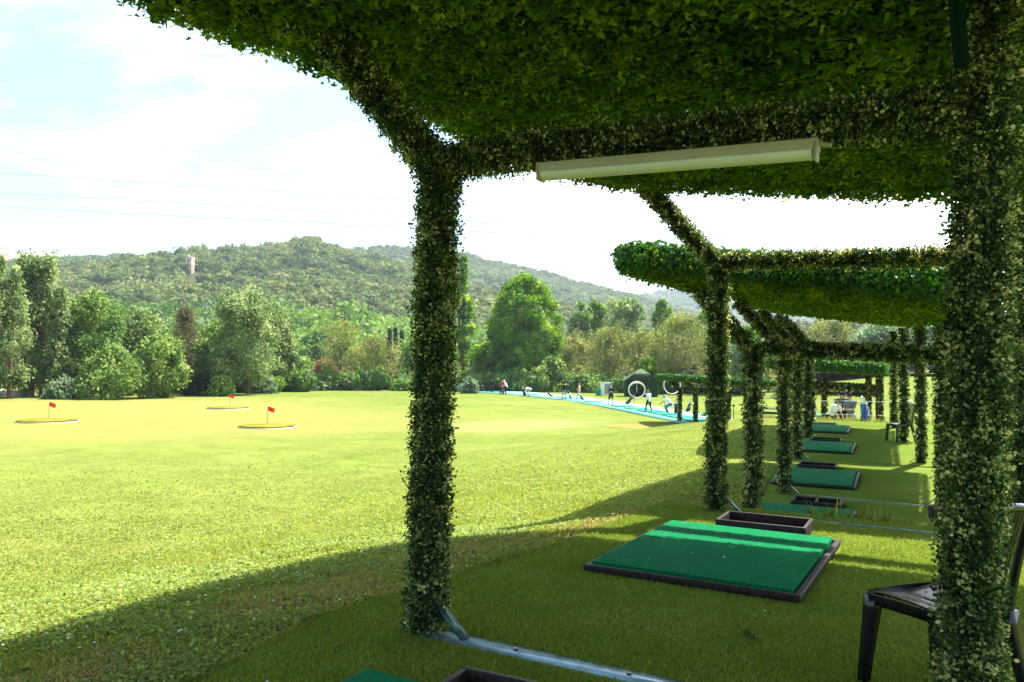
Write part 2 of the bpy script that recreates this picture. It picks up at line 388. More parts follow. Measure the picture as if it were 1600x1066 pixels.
for (cx, cy, rx, ry, col, amt) in [(-46, 31, 26, 17, (.22, .20, .06), .6), (-62, 46, 18, 12, (.22, .20, .06), .45), (-21.5, 39.5, 3.6, 6.5, (.24, .25, .11), .4),
                                   (-14.6, 43.2, 3.2, 2.6, (.28, .19, .07), .7)]:
    g = gauss(cx, cy, rx, ry)
    ml = N(t, 'ShaderNodeMath', operation='MULTIPLY'); t.links.new(g, ml.inputs[0]); ml.inputs[1].default_value = amt
    m3 = N(t, 'ShaderNodeMix', data_type='RGBA'); t.links.new(ml.outputs[0], m3.inputs['Factor']); t.links.new(cur, m3.inputs['A']); m3.inputs['B'].default_value = (*col, 1)
    cur = m3.outputs['Result']
# bare earth beside the platform (attribute)
ea = N(t, 'ShaderNodeAttribute', attribute_name='earth')
nz = N(t, 'ShaderNodeTexNoise'); nz.inputs['Scale'].default_value = 3.5; nz.inputs['Detail'].default_value = 8; t.links.new(tcn.outputs['Object'], nz.inputs['Vector'])
mm = N(t, 'ShaderNodeMath', operation='MULTIPLY'); t.links.new(ea.outputs['Fac'], mm.inputs[0]); t.links.new(nz.outputs['Fac'], mm.inputs[1])
rr = ramp(t, [(.26, (0, 0, 0)), (.42, (1, 1, 1))]); t.links.new(mm.outputs[0], rr.inputs[0])
m4 = N(t, 'ShaderNodeMix', data_type='RGBA'); t.links.new(rr.outputs['Color'], m4.inputs['Factor']); t.links.new(cur, m4.inputs['A']); m4.inputs['B'].default_value = (.13, .095, .035, 1)
t.links.new(m4.outputs['Result'], bsdf.inputs['Base Color'])
me = np_mesh('ground', [(V, F)], smooth=True)
Sx = (xe(Y) - X).ravel()
earth = np.exp(-((Sx - .35) / .55) ** 2) * (Y.ravel() < 9.5) * .95 + np.exp(-((Sx - .4) / .6) ** 2) * ((Y.ravel() > 9.5) & (Y.ravel() < 16)) * .8 + .85 * ((Sx > -.1) & (Sx < 5) & (Y.ravel() > 30) & (Y.ravel() < 37))
at = me.attributes.new('earth', 'FLOAT', 'POINT'); at.data.foreach_set('value', earth.astype(np.float32))
link('ground', me, lawn, kind='structure')

# ------------------------------------------------------------------ artificial turf platforms
turf, t2, mx2, b2 = grass_mat('artificial_turf', [(.35, (.5, .55, .45)), (.55, (1, 1, 1)), (.75, (1.1, 1.08, .95))], .8,
    [(.3, (.13, .195, .032)), (.7, (.19, .245, .046))], .7, mid=38)
def strip_mesh(name, ys, x0f, x1f, zf, nxs=2, thick=.05):
    ys = np.asarray(ys); xs = np.linspace(0, 1, nxs)
    V = [(x0f(y) * (1 - u) + x1f(y) * u, y, zf(y)) for y in ys for u in xs]
    n = nxs; m = len(ys)
    F = [(j * n + i, j * n + i + 1, (j + 1) * n + i + 1, (j + 1) * n + i) for j in range(m - 1) for i in range(n - 1)]
    V = np.array(V); Vb = V.copy(); Vb[:, 2] -= thick
    k = len(V); per = [i for i in range(n)] + [j * n + n - 1 for j in range(1, m)] + [(m - 1) * n + i for i in range(n - 2, -1, -1)] + [j * n for j in range(m - 2, 0, -1)]
    Fs = [(per[i], per[i] + k, per[(i + 1) % len(per)] + k, per[(i + 1) % len(per)]) for i in range(len(per))]
    VV = np.concatenate([V, Vb])
    return np_mesh(name, [(VV, np.array(F + Fs))])
link('artificial_turf', strip_mesh('turf', np.linspace(-2.5, 3.56, 30), lambda y: xe(y), lambda y: 3.4, lambda y: 0.0, 2), turf, kind='structure')
link('artificial_turf', strip_mesh('turf', np.linspace(3.74, 8.36, 24), lambda y: xe(y), lambda y: 3.4, lambda y: 0.0, 2), turf, kind='structure')
link('artificial_turf', strip_mesh('turf', np.linspace(8.46, 8.78, 4), lambda y: xe(y), lambda y: 3.4, lambda y: 0.0, 2), turf, kind='structure')
link('artificial_turf', strip_mesh('turf', np.linspace(3.56, 3.74, 3), lambda y: xe(y), lambda y: -2.73, lambda y: 0.0, 2), turf, kind='structure')
link('artificial_turf', strip_mesh('turf', np.linspace(8.36, 8.46, 3), lambda y: xe(y), lambda y: -2.38, lambda y: 0.0, 2), turf, kind='structure')
cuts = [10.3, 15.32, 19.86, 24.35, 28.4, 30.2]
for a0, a1 in zip(cuts[:-1], cuts[1:]):
    link('artificial_turf', strip_mesh('turf', np.linspace(a0 + .04, a1 - .04, 20), lambda y: xe(y) + .25, lambda y: 3.4, lambda y: float(zp(y)), 2), turf, kind='structure')
link('artificial_turf', strip_mesh('turf', np.linspace(8.78, 10.3, 12), lambda y: xe(y) + .1, lambda y: 3.4, lambda y: float(zp(y)) + .012, 2), turf, kind='structure')

rng = np.random.default_rng(7)
def blades(name, P, h, hvar, tone, mat, lean=.5, tmpl=BLADE, wide=1.0, **kw):
    n = len(P)
    D = np.stack([rng.normal(0, lean, n), rng.normal(0, lean, n), np.ones(n)], -1)
    Nn = rng.normal(0, 1, (n, 3)); Nn[:, 2] *= .2
    T = tmpl[0].copy(); T[:, 0] *= wide
    V, F = inst(T, tmpl[1], P, D, Nn, h * (1 + rng.normal(0, hvar, n)).clip(.3, 2))
    tn = np.repeat(tone, len(T))
    me = np_mesh(name, [(V, F)], tone=tn)
    return link(name, me, mat, **kw)
MT['turf_blade'] = leafy('turf_blade', [(0, (.14, .205, .026)), (.6, (.24, .31, .046)), (1, (.36, .41, .12))], .4, .5, .02)
MT['lawn_blade'] = leafy('lawn_blade', [(0, (.17, .22, .034)), (.45, (.26, .30, .052)), (.8, (.37, .39, .095)), (1, (.40, .29, .13))], .5, .5, .02)
# turf pile on the near platform; density falls with distance
def samp(n, x0, x1, y0, y1, keep):
    P = np.stack([rng.uniform(x0, x1, n), rng.uniform(y0, y1, n)], -1)
    return P[keep(P[:, 0], P[:, 1])]
def keep_turf(x, y):
    inside = (x > xe(y) + .01) & ((np.abs(y - 3.65) > .075) | (x < -2.72)) & ((np.abs(y - 8.41) > .05) | (x < -2.36))
    mat1 = (x > -2.46) & (x < -.88) & (y > 5.35) & (y < 7.37)
    vis = (x < -.2 + .12 * y) 
    return inside & ~mat1 & vis & (rng.random(len(x)) < np.clip(3.2 / np.maximum(y, 1.2), 0, 1) ** 1.6)
P = samp(900000, -3.5, 1.2, 1.4, 8.75, keep_turf)
P3 = np.concatenate([P, np.zeros((len(P), 1))], 1)
blades('turf_pile', P3, .019, .25, np.clip(rng.normal(.45, .22, len(P3)) + .5 * (fbm(P[:, 0] * 3, P[:, 1] * 3, 9) - .47), 0, 1), MT['turf_blade'], .55, wide=1.6, kind='stuff', label='dense short artificial grass pile on the near platform', category='grass')
# lawn beside it: grass, clover and weeds
def polar(n, r0, r1, a0=-68, a1=-6):
    az = np.radians(rng.uniform(a0, a1, n)); r_ = np.exp(rng.uniform(math.log(r0), math.log(r1), n))
    P = np.column_stack([r_ * np.sin(az), r_ * np.cos(az)]); s_ = xe(P[:, 1]) - P[:, 0]
    keep = (s_ > -.02) & (rng.random(n) < np.clip(1.3 - r_ / 24, 0, 1))
    return P[keep], r_[keep], s_[keep]
P, R_, s_ = polar(620000, 2.6, 32)
bare = (s_ < 1.0) & (fbm(P[:, 0] * 2.2, P[:, 1] * 2.2, 21) < .47) & (rng.random(len(P)) < .7)
P, R_ = P[~bare], R_[~bare]; P3 = np.column_stack([P, ground(P[:, 0], P[:, 1]) - .004])
s_ = xe(P[:, 1]) - P[:, 0]; dry = (rng.random(len(P)) < .85 * np.exp(-((s_ - .5) / .45) ** 2) * (P[:, 1] > 1.5) * (P[:, 1] < 11) * (fbm(P[:, 0] * 1.7, P[:, 1] * 1.7, 71) > .42))
tn = np.where(dry, rng.uniform(.85, 1, len(P)), 0) + np.where(dry, 0, 1) * np.clip(rng.normal(.47, .14, len(P)) + 1.0 * (fbm(P[:, 0] * .9, P[:, 1] * .9, 5) - .47), 0, 1)
blades('lawn_grass', P3, .032 * (R_ / 5) ** .3, .35, tn, MT['lawn_blade'], 1.25, wide=1.7, kind='stuff', label='sunlit lawn grass beside the platform', category='grass')
# clover / broad leaves
P, R_, s_ = polar(330000, 2.6, 26)
k_ = fbm(P[:, 0] * 1.3, P[:, 1] * 1.3, 33) + rng.normal(0, .12, len(P)) > .50; P, R_ = P[k_], R_[k_]
z = ground(P[:, 0], P[:, 1]) + rng.uniform(.008, .04, len(P)); P3 = np.column_stack([P, z])
n = len(P3); D = rng.normal(0, 1, (n, 3)); D[:, 2] = rng.uniform(-.1, .6, n)
V, F = inst(LEAF_DIA[0], LEAF_DIA[1], P3, D, np.tile((0, 0, 1.), (n, 1)) + rng.normal(0, .35, (n, 3)), rng.uniform(.016, .036, n) * np.sqrt(np.maximum(R_, 4) / 5))
MT['clover'] = leafy('clover_leaf', [(0, (.13, .20, .03)), (.6, (.23, .30, .055)), (1, (.36, .41, .12))], .45, .5, .02)
link('clover', np_mesh('clover', [(V, F)], tone=np.repeat(rng.uniform(0, 1, n), 4)), MT['clover'], kind='stuff', label='clover and broad leaves growing through the lawn', category='clover')
# daisies: tiny white heads
P, R_, s_ = polar(420, 3, 26)
P3 = np.column_stack([P, ground(P[:, 0], P[:, 1]) + .045])[:420]
g = []
m_ = MB()
for p in P3:
    n6 = 6; an = np.linspace(0, 2 * math.pi, n6, endpoint=False); r_ = .0075
    m_.add(np.column_stack([p[0] + r_ * np.cos(an), p[1] + r_ * np.sin(an), np.full(n6, p[2]) + rng.normal(0, .003, n6)]), np.array([list(range(n6))]))
m_.build('daisies', MT['white_cloth'], kind='stuff', label='tiny white flower heads scattered in the lawn', category='flowers')
# weeds on the little embankment behind the first platform
def weedy(P, hh, label, name, wd=.35):
    n = len(P); 
    blades(name, P, hh, .5, np.clip(rng.normal(.5, .2, n), 0, 1), MT['lawn_blade'], .6, wide=wd, kind='stuff', label=label, category='weeds')
xs = np.concatenate([rng.normal(-.75, .38, 1500), rng.uniform(-2.6, .6, 900), rng.normal(-1.3, .25, 500)])
ys = rng.uniform(8.9, 9.5, len(xs)); P3 = np.column_stack([xs, ys, zp(ys) - .02])
weedy(P3, np.where(np.abs(P3[:, 0] + .75) < .6, .17, .08), 'tall loose green weeds on the bank between the two platforms', 'weeds')
xs = rng.uniform(-6.4, 2.0, 1900); ys = rng.uniform(30.1, 30.9, 1900); P3 = np.column_stack([xs, ys, zp(ys) - .02])
weedy(P3, .13, 'weeds growing along the far crest behind the last mat', 'weeds')
# ragged fringe of longer grass along the foot of the trees
pts = []
for px in np.arange(-40, 700, .25):
    yy = np.interp(px, [-40, 0, 60, 150, 300, 420, 560, 700], [617, 616, 618, 620, 614, 609, 606, 607]) - rng.uniform(0, 2.0)
    q = on_z(px, yy, FIELD); pts.append(q)
P3 = np.array(pts); P3[:, 2] = ground(P3[:, 0], P3[:, 1]); P3 = np.repeat(P3, 3, 0) + rng.normal(0, .8, (len(P3) * 3, 3)) * [1, 1, 0]
weedy(P3, .7, 'rough uncut grass fringe where the field meets the trees', 'rough_grass')

# ------------------------------------------------------------------ hills
class Hill:
    def __init__(s, ridge, R0, R1, base, seed, shape=1.25, rough=1.0, drop=5):
        az, te = [], []
        for px, py in ridge:
            py += drop if not (478 <= px <= 510) else 0
            d = RW @ _ray(px, py); h = math.hypot(d[0], d[1]); az.append(math.atan2(d[0], d[1])); te.append(d[2] / h)
        s.az = np.array(az); s.te = np.array(te); s.R0, s.R1, s.base, s.seed, s.shape, s.rough = R0, R1, base, seed, shape, rough
    def h(s, az, r):
        ridge = EYE + np.interp(az, s.az, s.te) * s.R1
        t = np.clip((r - s.R0) / (s.R1 - s.R0), 0, 1)
        f = np.where(r <= s.R1, t ** s.shape, np.clip(1 - (r - s.R1) / (s.R1 * .35), -.2, 1))
        x, y = r * np.sin(az), r * np.cos(az)
        n = (fbm(x * .012, y * .012, s.seed) - .47) * 26 + (fbm(x * .004 + 3, y * .004, s.seed + 7) - .47) * 40
        win = np.clip(t * 3, 0, 1) * np.clip((1 - t) * 3.5, 0, 1)
        return s.base + (ridge - s.base) * f + n * win * s.rough
    def mesh(s, name, mat, n_az=200, n_r=70):
        az = np.linspace(s.az[0], s.az[-1], n_az); r = np.concatenate([np.linspace(s.R0, s.R1, n_r - 12), np.linspace(s.R1 * 1.02, s.R1 * 1.35, 12)])
        A, R_ = np.meshgrid(az, r); Zh = s.h(A, R_)
        V = np.stack([R_ * np.sin(A), R_ * np.cos(A), Zh], -1).reshape(-1, 3)
        i, j = np.meshgrid(np.arange(n_az - 1), np.arange(n_r - 1)); a = (j * n_az + i).ravel()
        F = np.stack([a, a + n_az, a + n_az + 1, a + 1], -1)
        return link(name, np_mesh(name, [(V, F)], smooth=True), mat, kind='structure')
MT['scrub'] = solid('scrub_ground', (.055, .060, .028), .95, 0, .5, .05, .6, .4)
MT['bare'] = solid('bare_hill', (.42, .30, .17), .95, 0, .2, .01)
hillA = Hill([(-420, 430), (-100, 438), (0, 433), (72, 426), (130, 416), (190, 407), (240, 400), (290, 395), (330, 392), (380, 390), (430, 383), (460, 380), (478, 376), (490, 372), (503, 377), (516, 387), (535, 393), (570, 401), (620, 416), (700, 440), (780, 468), (900, 512), (1000, 545), (1100, 560)], 215, 640, 2.5, 11)
hillD = Hill([(-500, 405), (0, 408), (60, 403), (110, 401), (160, 399), (200, 397), (240, 398), (330, 402), (420, 415)], 600, 1100, 20, 5, 1.1)
hillE = Hill([(-600, 398), (0, 399), (40, 399), (80, 400), (130, 402), (200, 415)], 1000, 1900, 30, 5, 1.1, .3, drop=-2)
hillB = Hill([(380, 410), (450, 402), (530, 390), (560, 386), (600, 383), (640, 384), (700, 392), (725, 391), (740, 398), (800, 412), (860, 424), (900, 437), (960, 452), (1010, 464), (1100, 490), (1300, 525), (1500, 540)], 420, 1150, 6, 19)
hillC = Hill([(860, 470), (940, 466), (1000, 459), (1030, 452), (1055, 450), (1080, 455), (1110, 464), (1180, 478), (1300, 498), (1480, 512), (1650, 520)], 900, 2100, 10, 23)
# bank of olive scrub behind the range, right
hillF = Hill([(1000, 560), (1080, 545), (1150, 525), (1240, 512), (1330, 506), (1420, 508), (1500, 505), (1700, 500), (1900, 500)], 115, 190, 1.5, 31, 1.0, .12)
for h_, m_ in ((hillA, 'scrub'), (hillD, 'scrub'), (hillE, 'bare'), (hillB, 'scrub'), (hillC, 'scrub'), (hillF, 'scrub')):
    h_.mesh('hill', MT[m_])

ico = bmesh.new(); bmesh.ops.create_icosphere(ico, subdivisions=2, radius=1)
ICO_V = np.array([v.co[:] for v in ico.verts]); ICO_F = np.array([[v.index for v in f.verts] for f in ico.faces]); ico.free()
def crown_template(rg, cards, csize, core=.80):
    V = ICO_V * core * (1 + rg.normal(0, .13, (len(ICO_V), 1)))
    d = unit(rg.normal(0, 1, (cards, 3))); d[:, 2] = np.abs(d[:, 2]) * .9 - .15; d = unit(d)
    lob = 1 + .22 * np.sin(d[:, 0] * 5 + rg.uniform(0, 6)) * np.cos(d[:, 1] * 5 + rg.uniform(0, 6)) 
    P = d * (lob * rg.uniform(.82, 1.05, cards))[:, None]
    V2, F2 = inst(QUAD[0], QUAD[1], P, rg.normal(0, 1, (cards, 3)), d + rg.normal(0, .55, (cards, 3)), csize * rg.uniform(.6, 1.3, cards))
    t1 = .12 + .1 * rg.random(len(V)); t2 = np.repeat(rg.uniform(.25, .75, cards) + .25 * (d[:, 2] - .3), 4)  # dark core gaps and lighter upper leaves: shade and toplight put into tone
    return V, F2, V2, t1, t2
def forest(name, pts, sizes, tones, mat, cards, csize, flat=.8, seed=1, **kw):
    rg = np.random.default_rng(seed); T = [crown_template(rg, cards, csize) for _ in range(6)]
    which = rg.integers(0, 6, len(pts)); rot = rg.uniform(0, 6.28, len(pts))
    GV, GF3, GV2, GF4, T1, T2 = [], [], [], [], [], []
    for k in range(6):
        sel = np.where(which == k)[0]
        if not len(sel): continue
        V, F4, V2, t1, t2 = T[k]
        c, s = np.cos(rot[sel]), np.sin(rot[sel]); 
        sx = sizes[sel] * rg.uniform(.85, 1.2, len(sel)); sy = sizes[sel] * rg.uniform(.85, 1.2, len(sel)); sz = sizes[sel] * flat * rg.uniform(.8, 1.25, len(sel))
        def place(A):
            x = A[None, :, 0] * sx[:, None]; y = A[None, :, 1] * sy[:, None]; z = A[None, :, 2] * sz[:, None]
            return np.stack([x * c[:, None] - y * s[:, None], x * s[:, None] + y * c[:, None], z], -1) + pts[sel][:, None, :]
        n = len(sel)
        GV.append((place(V).reshape(-1, 3), (ICO_F[None] + (np.arange(n) * len(V))[:, None, None]).reshape(-1, 3)))
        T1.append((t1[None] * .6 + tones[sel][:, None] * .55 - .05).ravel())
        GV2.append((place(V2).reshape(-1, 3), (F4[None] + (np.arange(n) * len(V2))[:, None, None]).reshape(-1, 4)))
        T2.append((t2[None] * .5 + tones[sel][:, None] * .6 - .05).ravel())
    me = np_mesh(name, GV + GV2, smooth=False, tone=np.clip(np.concatenate(T1 + T2), 0, 1))
    return link(name, me, mat, **kw)
MT['holm'] = leafy('hillside_leaf', [(0, (.028, .055, .018)), (.3, (.085, .13, .038)), (.55, (.14, .185, .05)), (.78, (.25, .24, .095)), (1, (.17, .28, .05))], .2, .7, .01)
MT['green_wood'] = leafy('valley_leaf', [(0, (.02, .05, .014)), (.4, (.07, .14, .025)), (.7, (.14, .24, .035)), (1, (.24, .34, .06))], .3, .6, .02)
MT['olive_wood'] = leafy('olive_leaf', [(0, (.03, .04, .02)), (.4, (.10, .12, .06)), (.7, (.18, .20, .11)), (1, (.28, .28, .17))], .25, .6, .02)
def scatter_hill(hill, n, a0, a1, r0, r1, seed):
    rg = np.random.default_rng(seed); az = rg.uniform(a0, a1, n); r = np.sqrt(rg.uniform(r0 ** 2, r1 ** 2, n))
    return np.column_stack([r * np.sin(az), r * np.cos(az), hill.h(az, r)]), az, r, rg
def azpx(px): d = RW @ _ray(px, 560); return math.atan2(d[0], d[1])
_az = azpx(297); _d = RW @ _ray(297, 419); _sl = _d[2] / math.hypot(_d[0], _d[1]); TWR = 600.0
for _R in range(420, 640, 2):
    if float(hillA.h(_az, float(_R))) + 3.5 > EYE + _sl * _R: TWR = float(_R); break
P, az, r, rg = scatter_hill(hillA, 7600, azpx(-60), azpx(1010), 330, 660, 3)
tn = np.clip(.44 + .9 * (fbm(P[:, 0] * .018, P[:, 1] * .018, 40) - .47) + rg.normal(0, .25, len(P)), 0, .9); sz = rg.gamma(9, .34, len(P)) + .6
rock = (np.abs(az - azpx(493)) < .012) & (r > 600); sz = np.where(rock, sz * .5, sz); _k = ~((np.abs(az - _az) * r < 6) & (r > TWR - 40) & (r < TWR + 6)); P, sz, tn = P[_k], sz[_k], tn[_k]
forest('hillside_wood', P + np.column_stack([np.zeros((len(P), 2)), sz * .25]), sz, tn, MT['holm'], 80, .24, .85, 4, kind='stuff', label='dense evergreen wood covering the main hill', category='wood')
P, az, r, rg = scatter_hill(hillA, 1700, azpx(-60), azpx(1050), 205, 360, 6)
gr = np.clip(1 - np.abs(az - azpx(560)) / .32, 0, 1)
keep = rg.random(len(P)) < 1.0; tn = np.clip(.25 + .6 * gr + rg.normal(0, .22, len(P)), 0, 1); sz = rg.gamma(9, .36, len(P)) + .8
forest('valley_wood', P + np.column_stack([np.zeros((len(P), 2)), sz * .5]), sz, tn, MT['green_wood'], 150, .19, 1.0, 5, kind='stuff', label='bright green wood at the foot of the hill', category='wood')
for (hh, n, a0, a1, r0, r1, sc, sd_) in ((hillB, 9500, 420, 1300, 640, 1190, 4.6, 8), (hillC, 3600, 850, 1560, 1300, 2150, 7.5, 9), (hillD, 3000, -60, 430, 820, 1140, 4.5, 10)):
    P, az, r, rg = scatter_hill(hh, n, azpx(a0), azpx(a1), r0, r1, sd_)
    tn = np.clip(.40 + .9 * (fbm(P[:, 0] * .01, P[:, 1] * .01, 44) - .47) + rg.normal(0, .24, len(P)), 0, .8) * (1 if hh is not hillD else .45); sz = sc * rg.uniform(.6, 1.35, len(P))
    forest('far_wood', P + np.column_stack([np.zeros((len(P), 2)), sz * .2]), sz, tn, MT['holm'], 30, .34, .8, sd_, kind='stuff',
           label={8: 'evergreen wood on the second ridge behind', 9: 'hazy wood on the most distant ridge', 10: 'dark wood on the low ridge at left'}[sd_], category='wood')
P, az, r, rg = scatter_hill(hillF, 1500, azpx(1000), azpx(1700), 118, 192, 12)
sz = rg.uniform(1.0, 2.1, len(P)); tn = rg.uniform(.2, .9, len(P))
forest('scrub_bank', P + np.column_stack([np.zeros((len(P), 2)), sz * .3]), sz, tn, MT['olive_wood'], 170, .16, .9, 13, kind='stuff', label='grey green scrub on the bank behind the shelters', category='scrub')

# ruined tower on the hillside
p = at_r(297, 399, TWR); p[2] -= 14.5 + 1.6
tw = empty('tower', (p[0], p[1], p[2]), label='small pinkish stone tower among the trees on the hillside', category='tower', rz=.4)
b = MB(); b.box((0, 0, 8), (4.2, 4.2, 14.0), bev=.1)
b.build('wall', MT['stone'], tw)
MB().box((-1.2, -.4, 15.4), (1.5, 2.6, 1.0), bev=.08).build('battlement', MT['stone'], tw)
for z in (5, 9.5, 12.5): MB().box((0, -2.1, z), (.7, .14, 1.3)).build('window', MT['core'], tw)

# ------------------------------------------------------------------ individual trees
TL = {
 'poplar': leafy('poplar_leaf', [(0, (.045, .09, .03)), (.4, (.18, .26, .09)), (.75, (.33, .40, .17)), (1, (.52, .56, .32))], .48, .6, .015),
 'round': leafy('broad_leaf', [(0, (.04, .095, .024)), (.42, (.15, .25, .055)), (.75, (.28, .38, .10)), (1, (.44, .52, .20))], .48, .6, .015),
 'bright': leafy('bright_leaf', [(0, (.03, .09, .01)), (.4, (.10, .22, .02)), (.75, (.2, .34, .03)), (1, (.34, .46, .06))], .48, .6, .015),
 'olive': leafy('wispy_leaf', [(0, (.06, .08, .025)), (.4, (.17, .22, .055)), (.75, (.28, .31, .09)), (1, (.46, .34, .18))], .48, .6, .015),
 'brown': leafy('brownish_needle', [(0, (.05, .045, .025)), (.5, (.14, .12, .055)), (1, (.24, .22, .09))], .48, .6, .015),
 'orange': leafy('rusty_leaf', [(0, (.12, .06, .03)), (.5, (.28, .14, .07)), (1, (.40, .24, .12))], .48, .6, .015),
 'dark': leafy('dark_cypress', [(0, (.008, .02, .008)), (.6, (.02, .045, .015)), (1, (.05, .08, .03))], .48, .6, .015),
 'grey': leafy('silver_leaf', [(0, (.06, .10, .05)), (.5, (.16, .24, .12)), (1, (.32, .40, .25))], .48, .6, .015),
}
def tree(name, px, top, base_y, R, wpx, kind, leaf, label, cat, group=None, n=9000, seed=0, trunks=1, bark='bark', low=.12, lobes=None, zb=None):
    rg = np.random.default_rng(seed + 100)
    b = at_r(px, base_y, R); zb_ = float(ground(b[0], b[1])) if zb is None else zb
    tp = at_r(px, top, R); Hh = tp[2] - zb_; wd_ = wpx / FPX * R * 1.03 / 2
    root = empty(name, (b[0], b[1], zb_), rz=0, label=label, category=cat, group=group)
    # lobes (clumps) on the envelope
    if lobes is None: lobes = int(60 + wd_ * 8) * (3 if kind == 'egg' else 1)
    u = rg.random(lobes) ** .85; an = rg.uniform(0, 2 * math.pi, lobes)
    if kind == 'spire': prof = lambda t: np.sin(np.pi * np.clip(t, 0, 1) ** .8) ** .55 * (1 - .45 * t)
    elif kind == 'cone': prof = lambda t: (1 - t) ** .8 * (.5 + .5 * np.clip(t * 6, 0, 1))
    elif kind == 'bush': prof = lambda t: np.sqrt(np.clip(1 - t ** 2, 0, 1))
    elif kind == 'egg': prof = lambda t: np.clip(1 - np.abs((t - .46) / .55) ** 2.6, 0, 1) ** .6
    else: prof = lambda t: np.sqrt(np.clip(1 - ((t - .48) / .54) ** 2, 0, 1)) * (.92 + .08 * np.sin(t * 9))
    z0 = Hh * low; lr = np.clip(wd_ * .27, .5, 2.2)
    wob = 1 + (.05 if kind == 'egg' else .22) * np.sin(an * 2 + rg.uniform(0, 6)) * np.sin(u * 7 + rg.uniform(0, 6)) + rg.normal(0, .08 if kind != 'egg' else .05, lobes)
    if kind == 'egg': lr *= .62
    rr_ = np.maximum(prof(u) * wd_ * wob - lr * .55, 0) * np.where(rg.random(lobes) < .3, rg.uniform(.2, .8, lobes), 1)
    if trunks > 1 and kind in ('spire',):
        k = rg.integers(0, trunks, lobes); off = (k - (trunks - 1) / 2) * wd_ * 1.15 / trunks; hk = np.array([rg.uniform(.86, 1.0) for _ in range(trunks)]); hk[0] = 1
        rr_ = np.maximum(prof(u) * wd_ / trunks * 1.35 * wob - lr * .3, 0)
        cx = off + rr_ * np.cos(an); cy = rr_ * np.sin(an) * 1.4; cz = z0 + u * (Hh * hk[k] - z0)
    else:
        cx = rr_ * np.cos(an); cy = rr_ * np.sin(an); cz = z0 + u * (Hh - z0) - lr * .35 * u
    cen = np.column_stack([cx, cy, cz])
    # local +x must run across the view
    ax = math.atan2(b[0], b[1]); cr_, sr_ = math.cos(-ax), math.sin(-ax)
    cen = np.column_stack([cen[:, 0] * cr_ - cen[:, 1] * sr_, cen[:, 0] * sr_ + cen[:, 1] * cr_, cen[:, 2]])
    li = rg.integers(0, lobes, n); d = unit(rg.normal(0, 1, (n, 3)))
    rad_ = lr * (rg.uniform(.35, 1.12, n)); rad_ *= (1 + .3 * rg.normal(0, .5, n))
    sz_l = np.array([1, 1, 1.0 if kind != 'spire' else 1.5])
    P = cen[li] + d * rad_[:, None] * sz_l * rg.uniform(.75, 1.2, lobes)[li][:, None]
    P[:, 2] = np.maximum(P[:, 2], .05)
    wl = {'olive': (.16, .42), 'brown': (.14, .4), 'dark': (.2, .32)}.get(leaf, (.23, .37))
    size = R / 100 * rg.uniform(*wl, n)
    Nn = d + rg.normal(0, .6, (n, 3)); Dd = rg.normal(0, 1, (n, 3)); Dd[:, 2] -= .6 if leaf == 'olive' else .1
    T = LEAF_DIA[0].copy(); T[:, 0] *= (.55 if leaf in ('olive', 'brown') else 1.25); T[:, 1] -= .5
    Vv, Fv = inst(T, LEAF_DIA[1], P, Dd, Nn, size)
    tn = np.clip(.47 + .12 * rg.normal(0, 1, n) + rg.normal(0, .19, lobes)[li], 0, 1)
    link('crown', np_mesh('crown', [(Vv, Fv)], tone=np.repeat(tn, 4)), TL[leaf], root)
    if kind != 'bush':
        mb = MB(); top_h = Hh * .8
        for k in range(trunks):
            ox = ((k - (trunks - 1) / 2) * wd_ * 1.15 / trunks) if kind == 'spire' and trunks > 1 else rg.normal(0, .12) * (trunks > 1)
            fx = ox if kind == 'spire' else (rg.normal(0, .35) * wd_ if trunks > 1 else rg.normal(0, .05) * wd_)
            r0 = max(.12, Hh * .017) * (1 if trunks == 1 else .75)
            pts_ = [np.array([ox * (1 - t_) * .6 + fx * t_ + rg.normal(0, .06), rg.normal(0, .06), t_ * top_h]) for t_ in (0, .12, .3, .5, .75, 1)]
            mb.tube([(p_[0] * cr_ - p_[1] * sr_, p_[0] * sr_ + p_[1] * cr_, p_[2] - .15 * (i_ == 0)) for i_, p_ in enumerate(pts_)], [r0 * f_ for f_ in (1.25, 1, .85, .65, .4, .12)], 8)
            for q in range(7):
                c_ = cen[rg.integers(0, lobes)]; t_ = np.clip(c_[2] / Hh * .62, .1, .7)
                i0 = int(t_ / .8 * 4); p0 = pts_[min(i0, 4)]; p0 = np.array([p0[0] * cr_ - p0[1] * sr_, p0[0] * sr_ + p0[1] * cr_, p0[2]])
                if c_[2] < p0[2]: continue
                mid = (p0 + c_) / 2 + np.array([0, 0, .08 * Hh * .3])
                mb.tube([p0, mid, c_], [r0 * .42, r0 * .28, r0 * .1], 6)
        mb.build('trunk', MT[bark], root, smooth=True)
    return root
G1 = 'trees along the left edge of the field'; G2 = 'trees behind the far tee line'; G3 = 'shrubs along the edge of the field'
